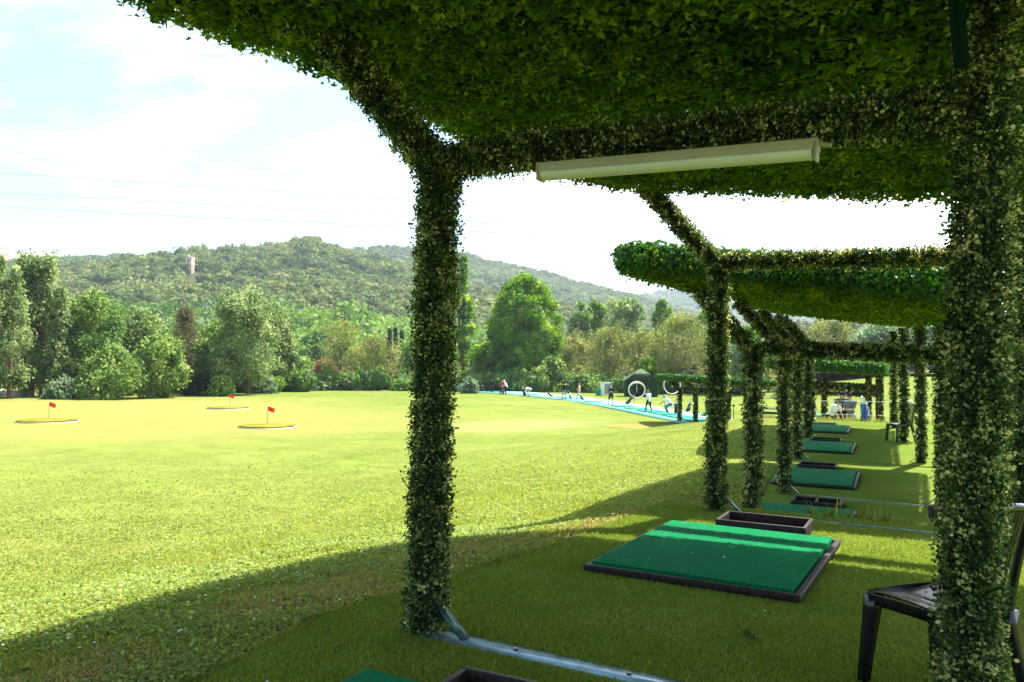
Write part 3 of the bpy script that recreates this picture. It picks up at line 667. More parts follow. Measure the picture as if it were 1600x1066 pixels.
tr = [
 # name, px, top, base, R, width, kind, leaf, label, cat, group, n, trunks, bark, low
 ('poplar_tree', 5, 408, 616, 84, 62, 'spire', 'poplar', 'tall poplar cut off by the left edge of the photo', G1, 9000, 2, 'bark_red', .06),
 ('poplar_tree', 52, 402, 616, 88, 74, 'spire', 'poplar', 'tallest twin topped poplar behind the round basin', G1, 14000, 3, 'bark_red', .05),
 ('poplar_tree', 90, 455, 618, 86, 44, 'spire', 'poplar', 'shorter slim poplar leaning on the tall twin topped one', G1, 6500, 1, 'bark', .04),
 ('broadleaf_tree', 142, 462, 619, 88, 98, 'round', 'round', 'broad leafy tree just right of the poplars', G1, 14000, 1, 'bark', .03),
 ('broadleaf_tree', 215, 485, 621, 92, 78, 'round', 'poplar', 'dark leafy tree with a flat round top', G1, 10000, 1, 'bark', .04),
 ('broadleaf_tree', 246, 520, 621, 84, 74, 'round', 'round', 'lower pale green tree spilling onto the grass beside the brown conifer', G1, 9500, 1, 'bark', .0),
 ('broadleaf_tree', 176, 545, 621, 82, 88, 'bush', 'round', 'low leafy tree under the broad one right of the poplars', G1, 7000, 1, 'bark', .0),
 ('conifer_tree', 287, 480, 614, 98, 96, 'cone', 'brown', 'brownish conifer with bare branches between two green trees', G1, 9000, 1, 'bark', .1),
 ('broadleaf_tree', 338, 505, 612, 96, 62, 'round', 'round', 'leafy tree overlapping the left side of the large spreading tree', G1, 7500, 1, 'bark', .12),
 ('broadleaf_tree', 388, 458, 612, 92, 112, 'round', 'poplar', 'large spreading tree with forked trunk behind the red flags', G1, 15000, 3, 'bark', .16),
 ('broadleaf_tree', 432, 492, 611, 102, 58, 'round', 'poplar', 'pale tree overlapping the right side of the large spreading tree', G1, 7000, 1, 'bark', .1),
 ('conifer_tree', 532, 496, 606, 112, 66, 'round', 'olive', 'thin see through olive tree with one straight trunk', G1, 4200, 1, 'bark', .2),
 ('broadleaf_tree', 588, 528, 606, 116, 78, 'round', 'olive', 'greyish green tree right of the thin see through tree', G1, 6500, 1, 'bark', .05),
 ('cypress_tree', 608, 516, 585, 190, 9, 'spire', 'dark', 'leftmost of the dark cypresses left of the near post', G1, 1300, 1, 'bark', .03),
 ('cypress_tree', 617, 513, 585, 192, 10, 'spire', 'dark', 'middle one of the dark cypresses left of the near post', G1, 1300, 1, 'bark', .03),
 ('cypress_tree', 627, 518, 585, 188, 10, 'spire', 'dark', 'dark cypress closest to the near leafy post', G1, 1300, 1, 'bark', .03),
 ('poplar_tree', 722, 402, 606, 130, 40, 'spire', 'bright', 'tall thin pale green poplar just right of the near post', G2, 6500, 1, 'bark', .1),
 ('broadleaf_tree', 818, 433, 606, 118, 104, 'egg', 'bright', 'big dense egg shaped tree standing alone in the middle', G2, 36000, 1, 'bark', .10),
 ('broadleaf_tree', 765, 532, 607, 122, 60, 'round', 'bright', 'small yellow green tree at the left foot of the egg shaped tree', G2, 6500, 1, 'bark', .05),
 ('broadleaf_tree', 862, 560, 609, 112, 54, 'bush', 'round', 'small dark bushy tree at the right foot of the egg shaped tree', G2, 4500, 1, 'bark', .0),
 ('broadleaf_tree', 895, 520, 610, 126, 66, 'round', 'olive', 'mid green feathery tree right of the egg shaped tree', G2, 7000, 1, 'bark', .08),
 ('poplar_tree', 906, 474, 606, 172, 42, 'round', 'round', 'left of two pale poplars rising behind the feathery trees', G2, 4500, 1, 'bark', .1),
 ('poplar_tree', 932, 468, 606, 176, 46, 'round', 'bright', 'right of two pale poplars rising behind the feathery trees', G2, 4500, 1, 'bark', .1),
 ('broadleaf_tree', 975, 463, 606, 168, 74, 'round', 'poplar', 'dark rounded tree crown rising above the feathery trees', G2, 9000, 1, 'bark', .1),
 ('broadleaf_tree', 1035, 470, 606, 160, 38, 'round', 'bright', 'light green tree top left of the second leafy post', G2, 4500, 1, 'bark', .1),
 ('feathery_tree', 955, 512, 611, 122, 92, 'round', 'olive', 'feathery brownish tree behind the white cabinet', G2, 10000, 2, 'bark', .06),
 ('feathery_tree', 1008, 520, 611, 118, 74, 'round', 'olive', 'feathery olive tree rising behind the shed roof', G2, 8000, 2, 'bark', .06),
 ('feathery_tree', 1062, 494, 613, 112, 106, 'round', 'olive', 'largest feathery tree, pinkish topped, behind the small far shelter', G2, 13000, 2, 'bark', .08),
 ('feathery_tree', 1125, 520, 613, 108, 74, 'round', 'olive', 'feathery tree behind the second leafy post', G2, 7500, 2, 'bark', .08),
 ('broadleaf_tree', 1012, 560, 609, 108, 40, 'bush', 'bright', 'yellow green bush just behind the shed', G2, 3500, 1, 'bark', .0),
 ('broadleaf_tree', 1104, 482, 612, 148, 40, 'round', 'bright', 'bright green tree top touching the second post', G2, 4200, 1, 'bark', .1),
 ('broadleaf_tree', 1163, 530, 612, 100, 52, 'round', 'grey', 'dusty green tree seen between the leafy posts', G2, 6000, 1, 'bark', .1),
 ('broadleaf_tree', 1170, 512, 612, 112, 38, 'round', 'bright', 'bright green crown between the two leafy struts', G2, 4500, 1, 'bark', .2),
 ('broadleaf_tree', 1200, 535, 612, 104, 60, 'round', 'olive', 'olive tree behind the row of leafy posts', G2, 6000, 1, 'bark', .05),
 ('broadleaf_tree', 1300, 500, 600, 135, 70, 'round', 'olive', 'grey tree behind the beams of the second shelter', G2, 7000, 1, 'bark', .05),
 ('broadleaf_tree', 1375, 510, 600, 130, 80, 'round', 'grey', 'silvery tree behind the rear posts of the second shelter', G2, 7000, 1, 'bark', .05),
 ('broadleaf_tree', 1455, 508, 600, 128, 90, 'round', 'grey', 'silvery tree showing left of the big right post', G2, 7000, 1, 'bark', .05),
 ('broadleaf_tree', 700, 560, 606, 118, 60, 'bush', 'olive', 'grey brown thicket at the right edge of the near post', G2, 4500, 1, 'bark', .0),
 ('broadleaf_tree', 660, 520, 606, 122, 90, 'round', 'round', 'leafy tree hidden for the most part by the near post', G2, 6000, 1, 'bark', .05),
]
for i, (nm, px, top, by, R, wpx, kind, leaf, label, grp, n, trk, bk, low) in enumerate(tr):
    cat = {'poplar_tree': 'poplar', 'conifer_tree': 'tree', 'cypress_tree': 'cypress', 'feathery_tree': 'tree'}.get(nm, 'tree')
    tree(nm, px, top, by, R, wpx, kind, leaf, label, cat, grp, n, i, trk, bk, low)
sh = [
 (310, 585, 612, 90, 46, 'dark', 'dark bush under the brown conifer'), (345, 590, 613, 88, 40, 'round', 'green bush left of the forked trunk'),
 (415, 592, 611, 96, 34, 'grey', 'silvery shrub right of the forked trunk'), (455, 588, 609, 105, 44, 'bright', 'light green shrub beyond the far target'),
 (488, 585, 608, 108, 40, 'grey', 'silvery shrub left of the rusty bush'), (508, 563, 606, 116, 50, 'orange', 'rusty orange bush at the edge of the field'),
 (540, 588, 607, 110, 54, 'grey', 'silvery shrub behind the lone far golfer'), (575, 585, 607, 113, 40, 'grey', 'rounded silver green shrub right of the lone far golfer'),
 (612, 575, 606, 118, 50, 'bright', 'green shrub left of the near post base of the cypresses'), (735, 575, 606, 118, 44, 'olive', 'dry grey shrub right of the near post'),
 (733, 592, 603, 100, 26, 'grey', 'small pale rounded shrub beside the far tee line'), (790, 565, 607, 116, 48, 'bright', 'bright shrub left of the big trunk'),
 (812, 575, 608, 113, 56, 'round', 'dark green shrub around the foot of the big trunk'), (905, 575, 609, 116, 50, 'olive', 'olive shrub behind the raised club'),
 (100, 592, 619, 82, 46, 'grey', 'pale shrub at the foot of the poplars'), (470, 560, 606, 125, 70, 'round', 'mid green thicket between the spreading tree and rusty bush'),
 (640, 585, 606, 112, 60, 'grey', 'silvery shrub behind the near post'), (1240, 570, 600, 90, 60, 'olive', 'olive bush seen through the row of posts'),
]
for i, (px, top, by, R, wpx, leaf, label) in enumerate(sh):
    tree('shrub', px, top, by, R, wpx, 'bush', leaf, label, 'shrub', G3, int(1200 + wpx * 45), 300 + i, low=0)
# dark tangled undergrowth that closes the view under the crowns
pts = []
rg = np.random.default_rng(55)
for px in np.arange(-60, 1240, 1.6):
    for k in range(2):
        R = 97 + rg.uniform(0, 26) + (12 if px > 480 else 0)
        if rg.random() < .35: continue
        q = at_r(px, 600, R); pts.append((q[0], q[1], float(ground(q[0], q[1])) + rg.uniform(.1, 1.5)))
pts = np.array(pts); forest('undergrowth', pts, rg.uniform(.7, 1.6, len(pts)), rg.uniform(.1, .95, len(pts)), MT['green_wood'], 170, .2, 1.1, 56, kind='stuff', label='dark undergrowth beneath the trees', category='undergrowth')

# ------------------------------------------------------------------ cables in the sky
cab = [[(-200, 257), (0, 270), (290, 289), (580, 309), (850, 331), (1100, 352), (1500, 392)],
       [(-200, 288), (0, 301), (300, 318), (560, 334), (850, 352), (1100, 370), (1500, 402)],
       [(-200, 311), (0, 323), (300, 339), (570, 352), (850, 368), (1100, 384), (1500, 412)]]
for pts_, lb in zip(cab, ('highest of the three thin power cables crossing the sky', 'middle one of the three power cables crossing the sky', 'lowest of the three power cables crossing the sky')):
    m_ = MB(); q = [at_y(a_, b_, 260) for a_, b_ in pts_]; m_.tube(q, .10, 5)
    m_.build('power_cable', MT['wire'], label=lb, category='cable', group='power cables across the sky')

# ------------------------------------------------------------------ leafy shelters
def sprig_cloud(axis_pts, radius, n, size, rg, per=7, tmpl=LEAF_OVAL, tuft=.030):
    """little leaf clusters round a poly-line"""
    A = np.asarray(axis_pts, float); seg = np.linalg.norm(A[1:] - A[:-1], axis=1); cum = np.concatenate([[0], np.cumsum(seg)])
    m = n // per; s = rg.uniform(0, cum[-1], m); k = np.clip(np.searchsorted(cum, s) - 1, 0, len(seg) - 1)
    f = (s - cum[k]) / seg[k]; base = A[k] + (A[k + 1] - A[k]) * f[:, None]; t = unit(A[k + 1] - A[k])
    ref = np.where(np.abs(t[:, 2:3]) < .9, [[0, 0, 1.]], [[1., 0, 0]]); u = unit(np.cross(t, ref)); w = np.cross(t, u)
    an = rg.uniform(0, 2 * math.pi, m); o = u * np.cos(an)[:, None] + w * np.sin(an)[:, None]
    bulge = 1 + .16 * (fbm(s * 5, an * 1.2, 3) - .47) * 2
    rr_ = radius * bulge * np.where(rg.random(m) < .10, rg.uniform(1.05, 1.3, m), rg.uniform(.62, 1.06, m))
    c = base + o * rr_[:, None]
    tone = np.clip(.30 + rg.normal(0, .17, m) + .9 * (fbm(s * 7 + an, an * 1.7, 8) - .47), 0, 1)
    light = rg.random(m) < .34; tone = np.where(light, np.clip(tone + rg.uniform(.3, .6, m), 0, 1), tone)
    ci = np.repeat(np.arange(m), per); nn_ = len(ci)
    d = unit(o[ci] * .9 + rg.normal(0, .75, (nn_, 3)))
    P = c[ci] + rg.normal(0, tuft * .45, (nn_, 3))
    V, F = inst(tmpl[0], tmpl[1], P, d, unit(o[ci] * .8 + rg.normal(0, .8, (nn_, 3))), size * rg.uniform(.65, 1.3, nn_) * np.where(light, 1.1, 1)[ci])
    tn = np.clip(tone[ci] + rg.normal(0, .08, nn_), 0, 1)
    return V, F, np.repeat(tn, len(tmpl[0]))
def wrapped(name, pts, radius, n, size, seed, parent, tmpl=LEAF_OVAL, core_r=.62, per=7, **kw):
    rg = np.random.default_rng(seed)
    V, F, tn = sprig_cloud(pts, radius, int(n * 1.7), size, rg, per, tmpl)
    mb = MB(); mb.tube(pts, radius * core_r, 12)
    nc = sum(len(g_[0]) for g_ in mb.g)
    me = np_mesh(name, [(V, F)] + mb.g, tone=np.concatenate([tn, np.zeros(nc)]))
    o = link(name, me, MT['post_leaf'], parent, **kw)
    return o
def leaf_slab(outline_top, zfun, thick, dens, size, rg, rim_dens=None, tmpl=LEAF_IVY, under=True):
    pass
def inside_poly(x, y, poly):
    n = len(poly); c = np.zeros(len(x), bool); j = n - 1
    for i in range(n):
        xi, yi = poly[i]; xj, yj = poly[j]
        hit = ((yi > y) != (yj > y)) & (x < (xj - xi) * (y - yi) / (yj - yi + 1e-12) + xi); c ^= hit; j = i
    return c
def roof(parent, poly, zf, thick, n_under, n_rim, n_top, su, sr, seed, tmpl_u=LEAF_IVY):
    """thick leaf-covered canopy: dark panel core, leaves hanging below, leafy rim and top"""
    rg = np.random.default_rng(seed); poly = [tuple(p_) for p_ in poly]
    pa = np.array(poly); n = len(pa)
    mb = MB()
    cen = pa.mean(0); pin = pa + unit(cen - pa) * .05
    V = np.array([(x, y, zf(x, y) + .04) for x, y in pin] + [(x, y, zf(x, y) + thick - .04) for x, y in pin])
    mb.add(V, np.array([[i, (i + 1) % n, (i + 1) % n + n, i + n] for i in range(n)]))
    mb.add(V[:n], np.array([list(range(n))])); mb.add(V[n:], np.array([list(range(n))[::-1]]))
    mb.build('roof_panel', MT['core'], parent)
    def area_pts(k):
        lo, hi = pa.min(0), pa.max(0); out = []
        while sum(len(o_) for o_ in out) < k:
            q = rg.uniform(lo, hi, (k, 2)); out.append(q[inside_poly(q[:, 0], q[:, 1], poly)])
        return np.concatenate(out)[:k]
    # underside
    per = 5; q = area_pts(n_under // per); m = len(q)
    bump = .07 * (fbm(q[:, 0] * 2.2, q[:, 1] * 2.2, seed) - .47)
    c = np.column_stack([q, np.array([zf(x, y) for x, y in q]) + bump - rg.uniform(-.01, .05, m)])
    tone = np.clip(.42 + rg.normal(0, .15, m) + 1.1 * (fbm(q[:, 0] * 4, q[:, 1] * 4, seed + 2) - .47), 0, 1)
    ci = np.repeat(np.arange(m), per); k = len(ci)
    D = np.column_stack([rg.normal(0, 1, k), rg.normal(0, 1, k), -rg.uniform(.0, .9, k)])
    Nn = np.column_stack([rg.normal(0, .55, k), rg.normal(0, .55, k), -np.ones(k)])
    P = c[ci] + rg.normal(0, .028, (k, 3))
    V, F = inst(tmpl_u[0], tmpl_u[1], P, D, Nn, su * rg.uniform(.6, 1.3, k))
    t_ = np.clip(tone[ci] + rg.normal(0, .1, k), 0, 1)
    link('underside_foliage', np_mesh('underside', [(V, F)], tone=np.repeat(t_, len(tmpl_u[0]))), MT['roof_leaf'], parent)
    # rim
    e0 = pa; e1 = np.roll(pa, -1, 0); ln = np.linalg.norm(e1 - e0, axis=1); cum = np.concatenate([[0], np.cumsum(ln)])
    sgn = 1 if sum((e1[:, 0] - e0[:, 0]) * (e1[:, 1] + e0[:, 1])) < 0 else -1
    k = n_rim; s = rg.uniform(0, cum[-1], k); i = np.clip(np.searchsorted(cum, s) - 1, 0, n - 1); f = (s - cum[i]) / ln[i]
    b_ = e0[i] + (e1 - e0)[i] * f[:, None]; td = (e1 - e0)[i] / ln[i][:, None]; out = np.column_stack([td[:, 1], -td[:, 0]]) * sgn
    phi = rg.uniform(-1, 1, k); hz = (phi * .5 + .5) * thick
    push = np.sqrt(np.clip(1 - phi ** 2, 0, 1)) * .10 + .05 * (fbm(s * 3, phi * 2, seed + 5) - .3)
    z_ = np.array([zf(x, y) for x, y in b_])
    P = np.column_stack([b_ + out * push[:, None], z_ + hz]) + rg.normal(0, .018, (k, 3))
    O3 = unit(np.column_stack([out, phi * .8]))
    D = np.column_stack([rg.normal(0, .6, k), rg.normal(0, .6, k), -rg.uniform(.2, 1, k)]); Nn = O3 + rg.normal(0, .4, (k, 3))
    V, F = inst(LEAF_IVY[0], LEAF_IVY[1], P, D, Nn, sr * rg.uniform(.6, 1.3, k))
    t_ = np.clip(.45 + rg.normal(0, .2, k) + 1.0 * (fbm(s * 4, phi * 2, seed + 6) - .47), 0, 1)
    q = area_pts(n_top); kk = len(q)
    P2 = np.column_stack([q, np.array([zf(x, y) for x, y in q]) + thick + rg.uniform(-.03, .03, kk)])
    V2, F2 = inst(LEAF_IVY[0], LEAF_IVY[1], P2, rg.normal(0, 1, (kk, 3)) * [1, 1, .3], rg.normal(0, .4, (kk, 3)) + [0, 0, 1], sr * 1.3 * rg.uniform(.7, 1.3, kk))
    t2_ = np.clip(.5 + rg.normal(0, .2, kk), 0, 1)
    link('rim_foliage', np_mesh('rim', [(V, F), (V2, F2)], tone=np.concatenate([np.repeat(t_, 9), np.repeat(t2_, 9)])), MT['ivy_rim'], parent)
def frame(parent, fx, fy, z0, rx_, ry, seed, nleaf, size, tmpl, rad_=.105, strut=True, rail=True, hh=2.7, sx=-.88, top=.95, rear_h=None, brace=True, lean=(0, 0)):
    """one cross frame: front post, strut out to the canopy, beam, rear post, floor rail, gussets"""
    zb = z0 + hh
    wrapped('post', [(fx, fy, z0 + .02), (fx + lean[0] * .5, fy, z0 + hh * .5), (fx + lean[0], fy, zb)], rad_, int(nleaf), size, seed, parent, tmpl)
    rh = rear_h or 3.1
    wrapped('post', [(rx_, ry, z0 + .02), (rx_ + lean[1] * .5, ry, z0 + rh * .5), (rx_ + lean[1], ry, z0 + rh)], rad_, int(nleaf * 1.15), size, seed + 1, parent, tmpl)
    wrapped('beam', [(fx + lean[0] + rad_ * .6, fy, zb), (rx_ + lean[1] - rad_ * .6, ry, zb - .11)], rad_ * .86, int(nleaf * .85), size, seed + 2, parent, tmpl)
    if strut: wrapped('strut', [(fx + lean[0], fy, zb - .05), (fx + lean[0] + sx, fy, zb + top)], rad_, int(nleaf * .5), size, seed + 3, parent, tmpl)
    if rail:
        mb = MB(); L_ = math.hypot(rx_ + .5 - fx, ry - fy); an = math.atan2(ry - fy, rx_ - fx)
        mb.box(((fx + rx_ + .5) / 2, (fy + ry) / 2, z0 - .012), (L_ + .03, .115 if fy < 5 else .045, .03), rotz(an))
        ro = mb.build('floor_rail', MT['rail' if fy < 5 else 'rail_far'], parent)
        for q in (.22, .46, .7, .9):
            b_ = MB(); b_.tube([(fx + q * (rx_ - fx), fy + q * (ry - fy), z0 + .003), (fx + q * (rx_ - fx), fy + q * (ry - fy), z0 + .014)], .013, 6)
            b_.build('bolt', MT['bolt'], ro)
    if brace:
        for (x_, y_, s_) in ((fx, fy, 1), (rx_, ry, -1)):
            V = [(x_ + s_ * .07, y_ - .035, z0 + .19), (x_ + s_ * .27, y_ - .035, z0 + .006), (x_ + s_ * .27, y_ + .035, z0 + .006), (x_ + s_ * .07, y_ + .035, z0 + .19),
                 (x_ + s_ * .07, y_ - .035, z0 + .178), (x_ + s_ * .255, y_ - .035, z0), (x_ + s_ * .255, y_ + .035, z0), (x_ + s_ * .07, y_ + .035, z0 + .178)]
            MB().poly(V, [(0, 1, 2, 3), (7, 6, 5, 4), (0, 4, 5, 1), (2, 6, 7, 3), (1, 5, 6, 2), (0, 3, 7, 4)]).build('gusset', MT['plate'], parent)
Gs = 'leaf covered tee shelters'
# first shelter (overhead)
s1 = empty('leafy_shelter', (-1.3, 3.7, 0), label='nearest leaf covered shelter, overhead, with the big posts at left and right of the photo', category='shelter', group=Gs)
def put(o_parent, fn):
    """build children in world coordinates under an Empty with an identity basis offset"""
    before = set(C.objects); fn()
    for o in set(C.objects) - before:
        if o.parent is o_parent: o.matrix_parent_inverse = Matrix.Translation(-o_parent.location)
z1 = lambda x, y: 3.17 + .135 * (-x) + (.04 if y < 3 else 0)
poly1 = [(1.05, -1.4), (1.05, 8.44), (-.2, 8.48), (-2.4, 8.50), (-3.2, 8.48), (-3.72, 8.15), (-3.98, 7.4), (-4.05, 6.4), (-4.06, 4.7), (-4.16, 4.0), (-4.4, 3.2), (-4.6, 2.4), (-4.7, 1.2), (-4.6, -1.0), (-4.2, -1.4)]
def mk1():
    frame(s1, -2.65, 3.68, 0, .02, 3.68, 1, 25000, .016, LEAF_OVAL, .105, sx=-.95, top=1.0, lean=(.04, .10))
    frame(s1, -2.30, 8.50, 0, .50, 8.45, 11, 13000, .0205, LEAF_OVAL, .098, sx=-.88, top=.95, lean=(.03, .0))
    roof(s1, poly1, z1, .34, 135000, 30000, 9000, .037, .042, 3)
    for (a_, b_) in (((-3.05, 3.6, 3.16), (-3.5, 3.6, 3.5)), ((.02, 3.52, 2.72), (-.02, 3.46, 3.3))):
        m_ = MB(); m_.tube([a_, b_], .028, 4); m_.build('bracket', MT['green_metal'], s1)
put(s1, mk1)
# second shelter, on the ramp
s2 = empty('leafy_shelter', (-1.5, 15, -.78), label='second leaf covered shelter with its ivy rim in the sun, over the far mats', category='shelter', group=Gs)
z2 = lambda x, y: 2.32 + .031 * (y - 9.7) + .14 * (-x - .1)
poly2 = [(.25, 9.65), (.1, 15), (-.15, 20.9), (-1.8, 21.2), (-3.4, 21.3), (-4.1, 20.6), (-4.45, 18.8), (-4.5, 16), (-4.32, 13), (-4.15, 11), (-4.05, 10.2), (-3.85, 9.8), (-3.5, 9.6), (-1.8, 9.62)]
def mk2():
    frame(s2, -2.42, 10.8, -.88, .2, 10.8, 21, 6500, .029, LEAF_DIA, .108, rail=False)
    frame(s2, -2.87, 15.4, -.77, -.25, 15.3, 31, 5200, .033, LEAF_DIA, .112, rail=True)
    frame(s2, -3.41, 19.94, -.59, -.77, 20.6, 41, 4600, .036, LEAF_DIA, .11, rear_h=3.2)
    roof(s2, poly2, z2, .36, 46000, 17000, 12000, .058, .056, 9, LEAF_DIA)
put(s2, mk2)
s3 = empty('leafy_shelter', (-2.6, 26, -.35), label='third leaf covered shelter, its two front posts lined up beyond the second', category='shelter', group=Gs)
z3 = lambda x, y: 2.84 + .031 * (y - 22) + .13 * (-x - .8)
poly3 = [(-.7, 21.9), (-1.3, 29.4), (-2.6, 29.8), (-5.4, 29.8), (-5.7, 27), (-5.4, 24), (-5.0, 22.4), (-4.4, 21.9)]
def mk3():
    frame(s3, -3.88, 24.38, -.42, -1.34, 24.48, 51, 3000, .045, LEAF_DIA, .105, rear_h=3.2)
    frame(s3, -4.35, 28.12, -.27, -1.85, 28.44, 61, 2800, .045, LEAF_DIA, .105, rear_h=3.15)
    roof(s3, poly3, z3, .34, 9000, 5000, 4000, .09, .085, 13, LEAF_DIA)
put(s3, mk3)
# fourth, on the lower ground beyond the crest
s4 = empty('leafy_shelter', (-4.8, 41, FIELD), label='lower leaf covered shelter beyond the crest, behind the group of people', category='shelter', group=Gs)
z4 = lambda x, y: 1.52 + .05 * (-x - 3)
poly4 = [(-2.9, 37.0), (-3.2, 48.0), (-8.0, 48.0), (-8.2, 42), (-7.6, 37.2)]
def mk4():
    for (x0_, y0_, x1_, sd_) in ((-6.55, 38.2, -3.05, 71), (-6.9, 42.6, -3.4, 75), (-7.6, 47, -4.3, 79)):
        frame(s4, x0_, y0_, FIELD + .05, x1_, y0_, sd_, 2600, .075, LEAF_DIA, .11, rail=False, brace=False, hh=2.55, rear_h=3.1, strut=False)
    wrapped('post', [(-5.35, 38.2, FIELD), (-5.35, 38.2, 1.2)], .10, 1500, .07, 90, s4, LEAF_DIA)
    wrapped('beam', [(-6.5, 38.1, .62), (-3.1, 38.1, .56)], .09, 1500, .07, 91, s4, LEAF_DIA)
    roof(s4, poly4, z4, .42, 5000, 7000, 3500, .11, .10, 17, LEAF_DIA)
put(s4, mk4)
# small shelter at the near end of the far tee line
s5 = empty('leafy_shelter', tuple(on_z(1062, 659, FIELD)), rz=rad(30), label='small far shelter with thin grass roof at the end of the far tee line', category='shelter', group=Gs)
def mk5():
    for yy, k in ((0, 0), (-4.2, 1)):
        frame(s5, 0, yy, 0, 3.1, yy, 95 + k * 4, 1500, .075, LEAF_DIA, .095, rail=False, brace=False, hh=2.05, sx=-.8, top=.75, rear_h=2.6)
    roof(s5, [(-1.25, 1.0), (-1.45, -1.5), (-1.3, -5.0), (-.9, -5.4), (4.2, -5.3), (4.6, -2), (4.2, 1.2), (1.5, 1.3), (-.8, 1.2)], lambda x, y: 2.66 - .09 * x * .5, .24, 5000, 7000, 8000, .12, .09, 27, LEAF_DIA)
mk5()

# ------------------------------------------------------------------ tee mats and ball trays
def pad_mat():
    m, t = new_mat('tee_pad'); b = N(t, 'ShaderNodeBsdfPrincipled'); b.inputs['Roughness'].default_value = .9; b.inputs['Specular IOR Level'].default_value = .05
    o = N(t, 'ShaderNodeOutputMaterial'); t.links.new(b.outputs[0], o.inputs[0]); tcn = N(t, 'ShaderNodeTexCoord')
    n1_ = N(t, 'ShaderNodeTexNoise'); n1_.inputs['Scale'].default_value = 3; n1_.inputs['Detail'].default_value = 8; n1_.inputs['Roughness'].default_value = .7
    n2_ = N(t, 'ShaderNodeTexNoise'); n2_.inputs['Scale'].default_value = 160; n2_.inputs['Detail'].default_value = 3
    t.links.new(tcn.outputs['Object'], n1_.inputs['Vector'])
    mp = N(t, 'ShaderNodeMapping'); mp.inputs['Scale'].default_value = (.35, 1.6, 1); t.links.new(tcn.outputs['Object'], mp.inputs['Vector']); t.links.new(mp.outputs[0], n2_.inputs['Vector'])
    r1 = ramp(t, [(.3, (.002, .13, .045)), (.6, (.003, .17, .060)), (.8, (.02, .20, .085))]); t.links.new(n1_.outputs['Fac'], r1.inputs[0])
    r2 = ramp(t, [(.3, (.55, .6, .55)), (.6, (1, 1, 1))]); t.links.new(n2_.outputs['Fac'], r2.inputs[0])
    mxx = N(t, 'ShaderNodeMix', data_type='RGBA', blend_type='MULTIPLY'); mxx.inputs['Factor'].default_value = 1
    t.links.new(r1.outputs['Color'], mxx.inputs['A']); t.links.new(r2.outputs['Color'], mxx.inputs['B']); t.links.new(mxx.outputs['Result'], b.inputs['Base Color'])
    bp = N(t, 'ShaderNodeBump'); bp.inputs['Strength'].default_value = .8; bp.inputs['Distance'].default_value = .006
    t.links.new(n2_.outputs['Fac'], bp.inputs['Height']); t.links.new(bp.outputs[0], b.inputs['Normal']); return m
MT['pad'] = pad_mat(); MT['rim_pale'] = solid('weathered_rim', (.42, .40, .28), .7, 0, .15, 3)
def frame_rim(x0, x1, y0, y1, w, h, bev=.012):
    b = MB()
    b.box(((x0 + x1) / 2, y0 + w / 2, h / 2), (x1 - x0, w, h), bev=bev); b.box(((x0 + x1) / 2, y1 - w / 2, h / 2), (x1 - x0, w, h), bev=bev)
    b.box((x0 + w / 2, (y0 + y1) / 2, h / 2 - .001), (w, y1 - y0 - 2 * w + .004, h - .002), bev=bev * .8); b.box((x1 - w / 2, (y0 + y1) / 2, h / 2 - .001), (w, y1 - y0 - 2 * w + .004, h - .002), bev=bev * .8)
    return b
def tee_mat(Lw, Ly, pads=True):
    r = empty('golf_mat')
    frame_rim(-Lw / 2, Lw / 2, 0, Ly, .045, .05).build('rubber_frame', MT['rubber'], r)
    b = MB(); b.box((-.012, Ly / 2 + .012, .034), (Lw - .105, Ly - .095, .066), bev=.006)
    b.build('turf_pad', MT['pad'], r)
    return r
def ball_tray():
    r = empty('ball_tray')
    frame_rim(-.40, .40, -.26, .26, .03, .115, .008).build('tray_wall', MT['rubber'], r)
    MB().box((0, 0, .012), (.73, .45, .02)).build('tray_floor', MT['core'], r)
    return r
m0 = tee_mat(1.54, 1.99); t0 = ball_tray()
mats = [  # x centre, near y, z, tilt, label
 (-1.72, .98, 0, 0, 'green tee mat whose far corner just shows at the bottom edge of the photo'),
 (-1.67, 5.37, 0, 0, 'large green tee mat in front, crossed by a band of sunlight'),
 (-2.25, 12.05, -.885, .038, 'green tee mat half sunk behind the weeds, nearest of the far mats'),
 (-2.50, 16.2, -.735, .038, 'green tee mat second of the far row, just beyond the split dark tray'),
 (-3.10, 21.2, -.54, .038, 'green tee mat third of the far row, level with the far empty chair'),
 (-3.72, 25.75, -.365, .038, 'most distant green tee mat, right before the group of people'),
]
for i, (x, y, z, tl, lb) in enumerate(mats):
    o = m0 if i == 0 else copy_tree(m0)
    o.location = (x, y, z + .004); o.rotation_euler = (tl, 0, .06 if i > 2 else 0); tag(o, lb, 'golf mat', 'green tee mats along the shelters')
trays = [(-1.60, 2.85, 0, 0, 'dark open ball tray cut off by the bottom edge of the photo'), (-1.60, 7.16, 0, 0, 'empty brown rimmed ball tray behind the large front mat'),
         (-2.17, 14.55, -.795, .038, 'split dark ball tray beyond the mat behind the weeds'), (-2.78, 18.8, -.63, .038, 'dark ball tray behind the second of the far mats'),
         (-3.28, 23.75, -.435, .038, 'dark ball tray behind the third of the far mats'), (-3.95, 28.1, -.27, .038, 'dark ball tray behind the most distant mat')]
for i, (x, y, z, tl, lb) in enumerate(trays):
    o = t0 if i == 0 else copy_tree(t0)
    o.location = (x, y if i != 1 else 7.62, z + .004); o.rotation_euler = (tl, 0, 0.03); o.scale = (1, 1, 1 if i < 2 else .62); tag(o, lb, 'ball tray', 'dark ball trays beside the mats')
    if i == 2: 
        MB().box((0, 0, .062), (.025, .43, .1)).build('divider', MT['rubber'], o)
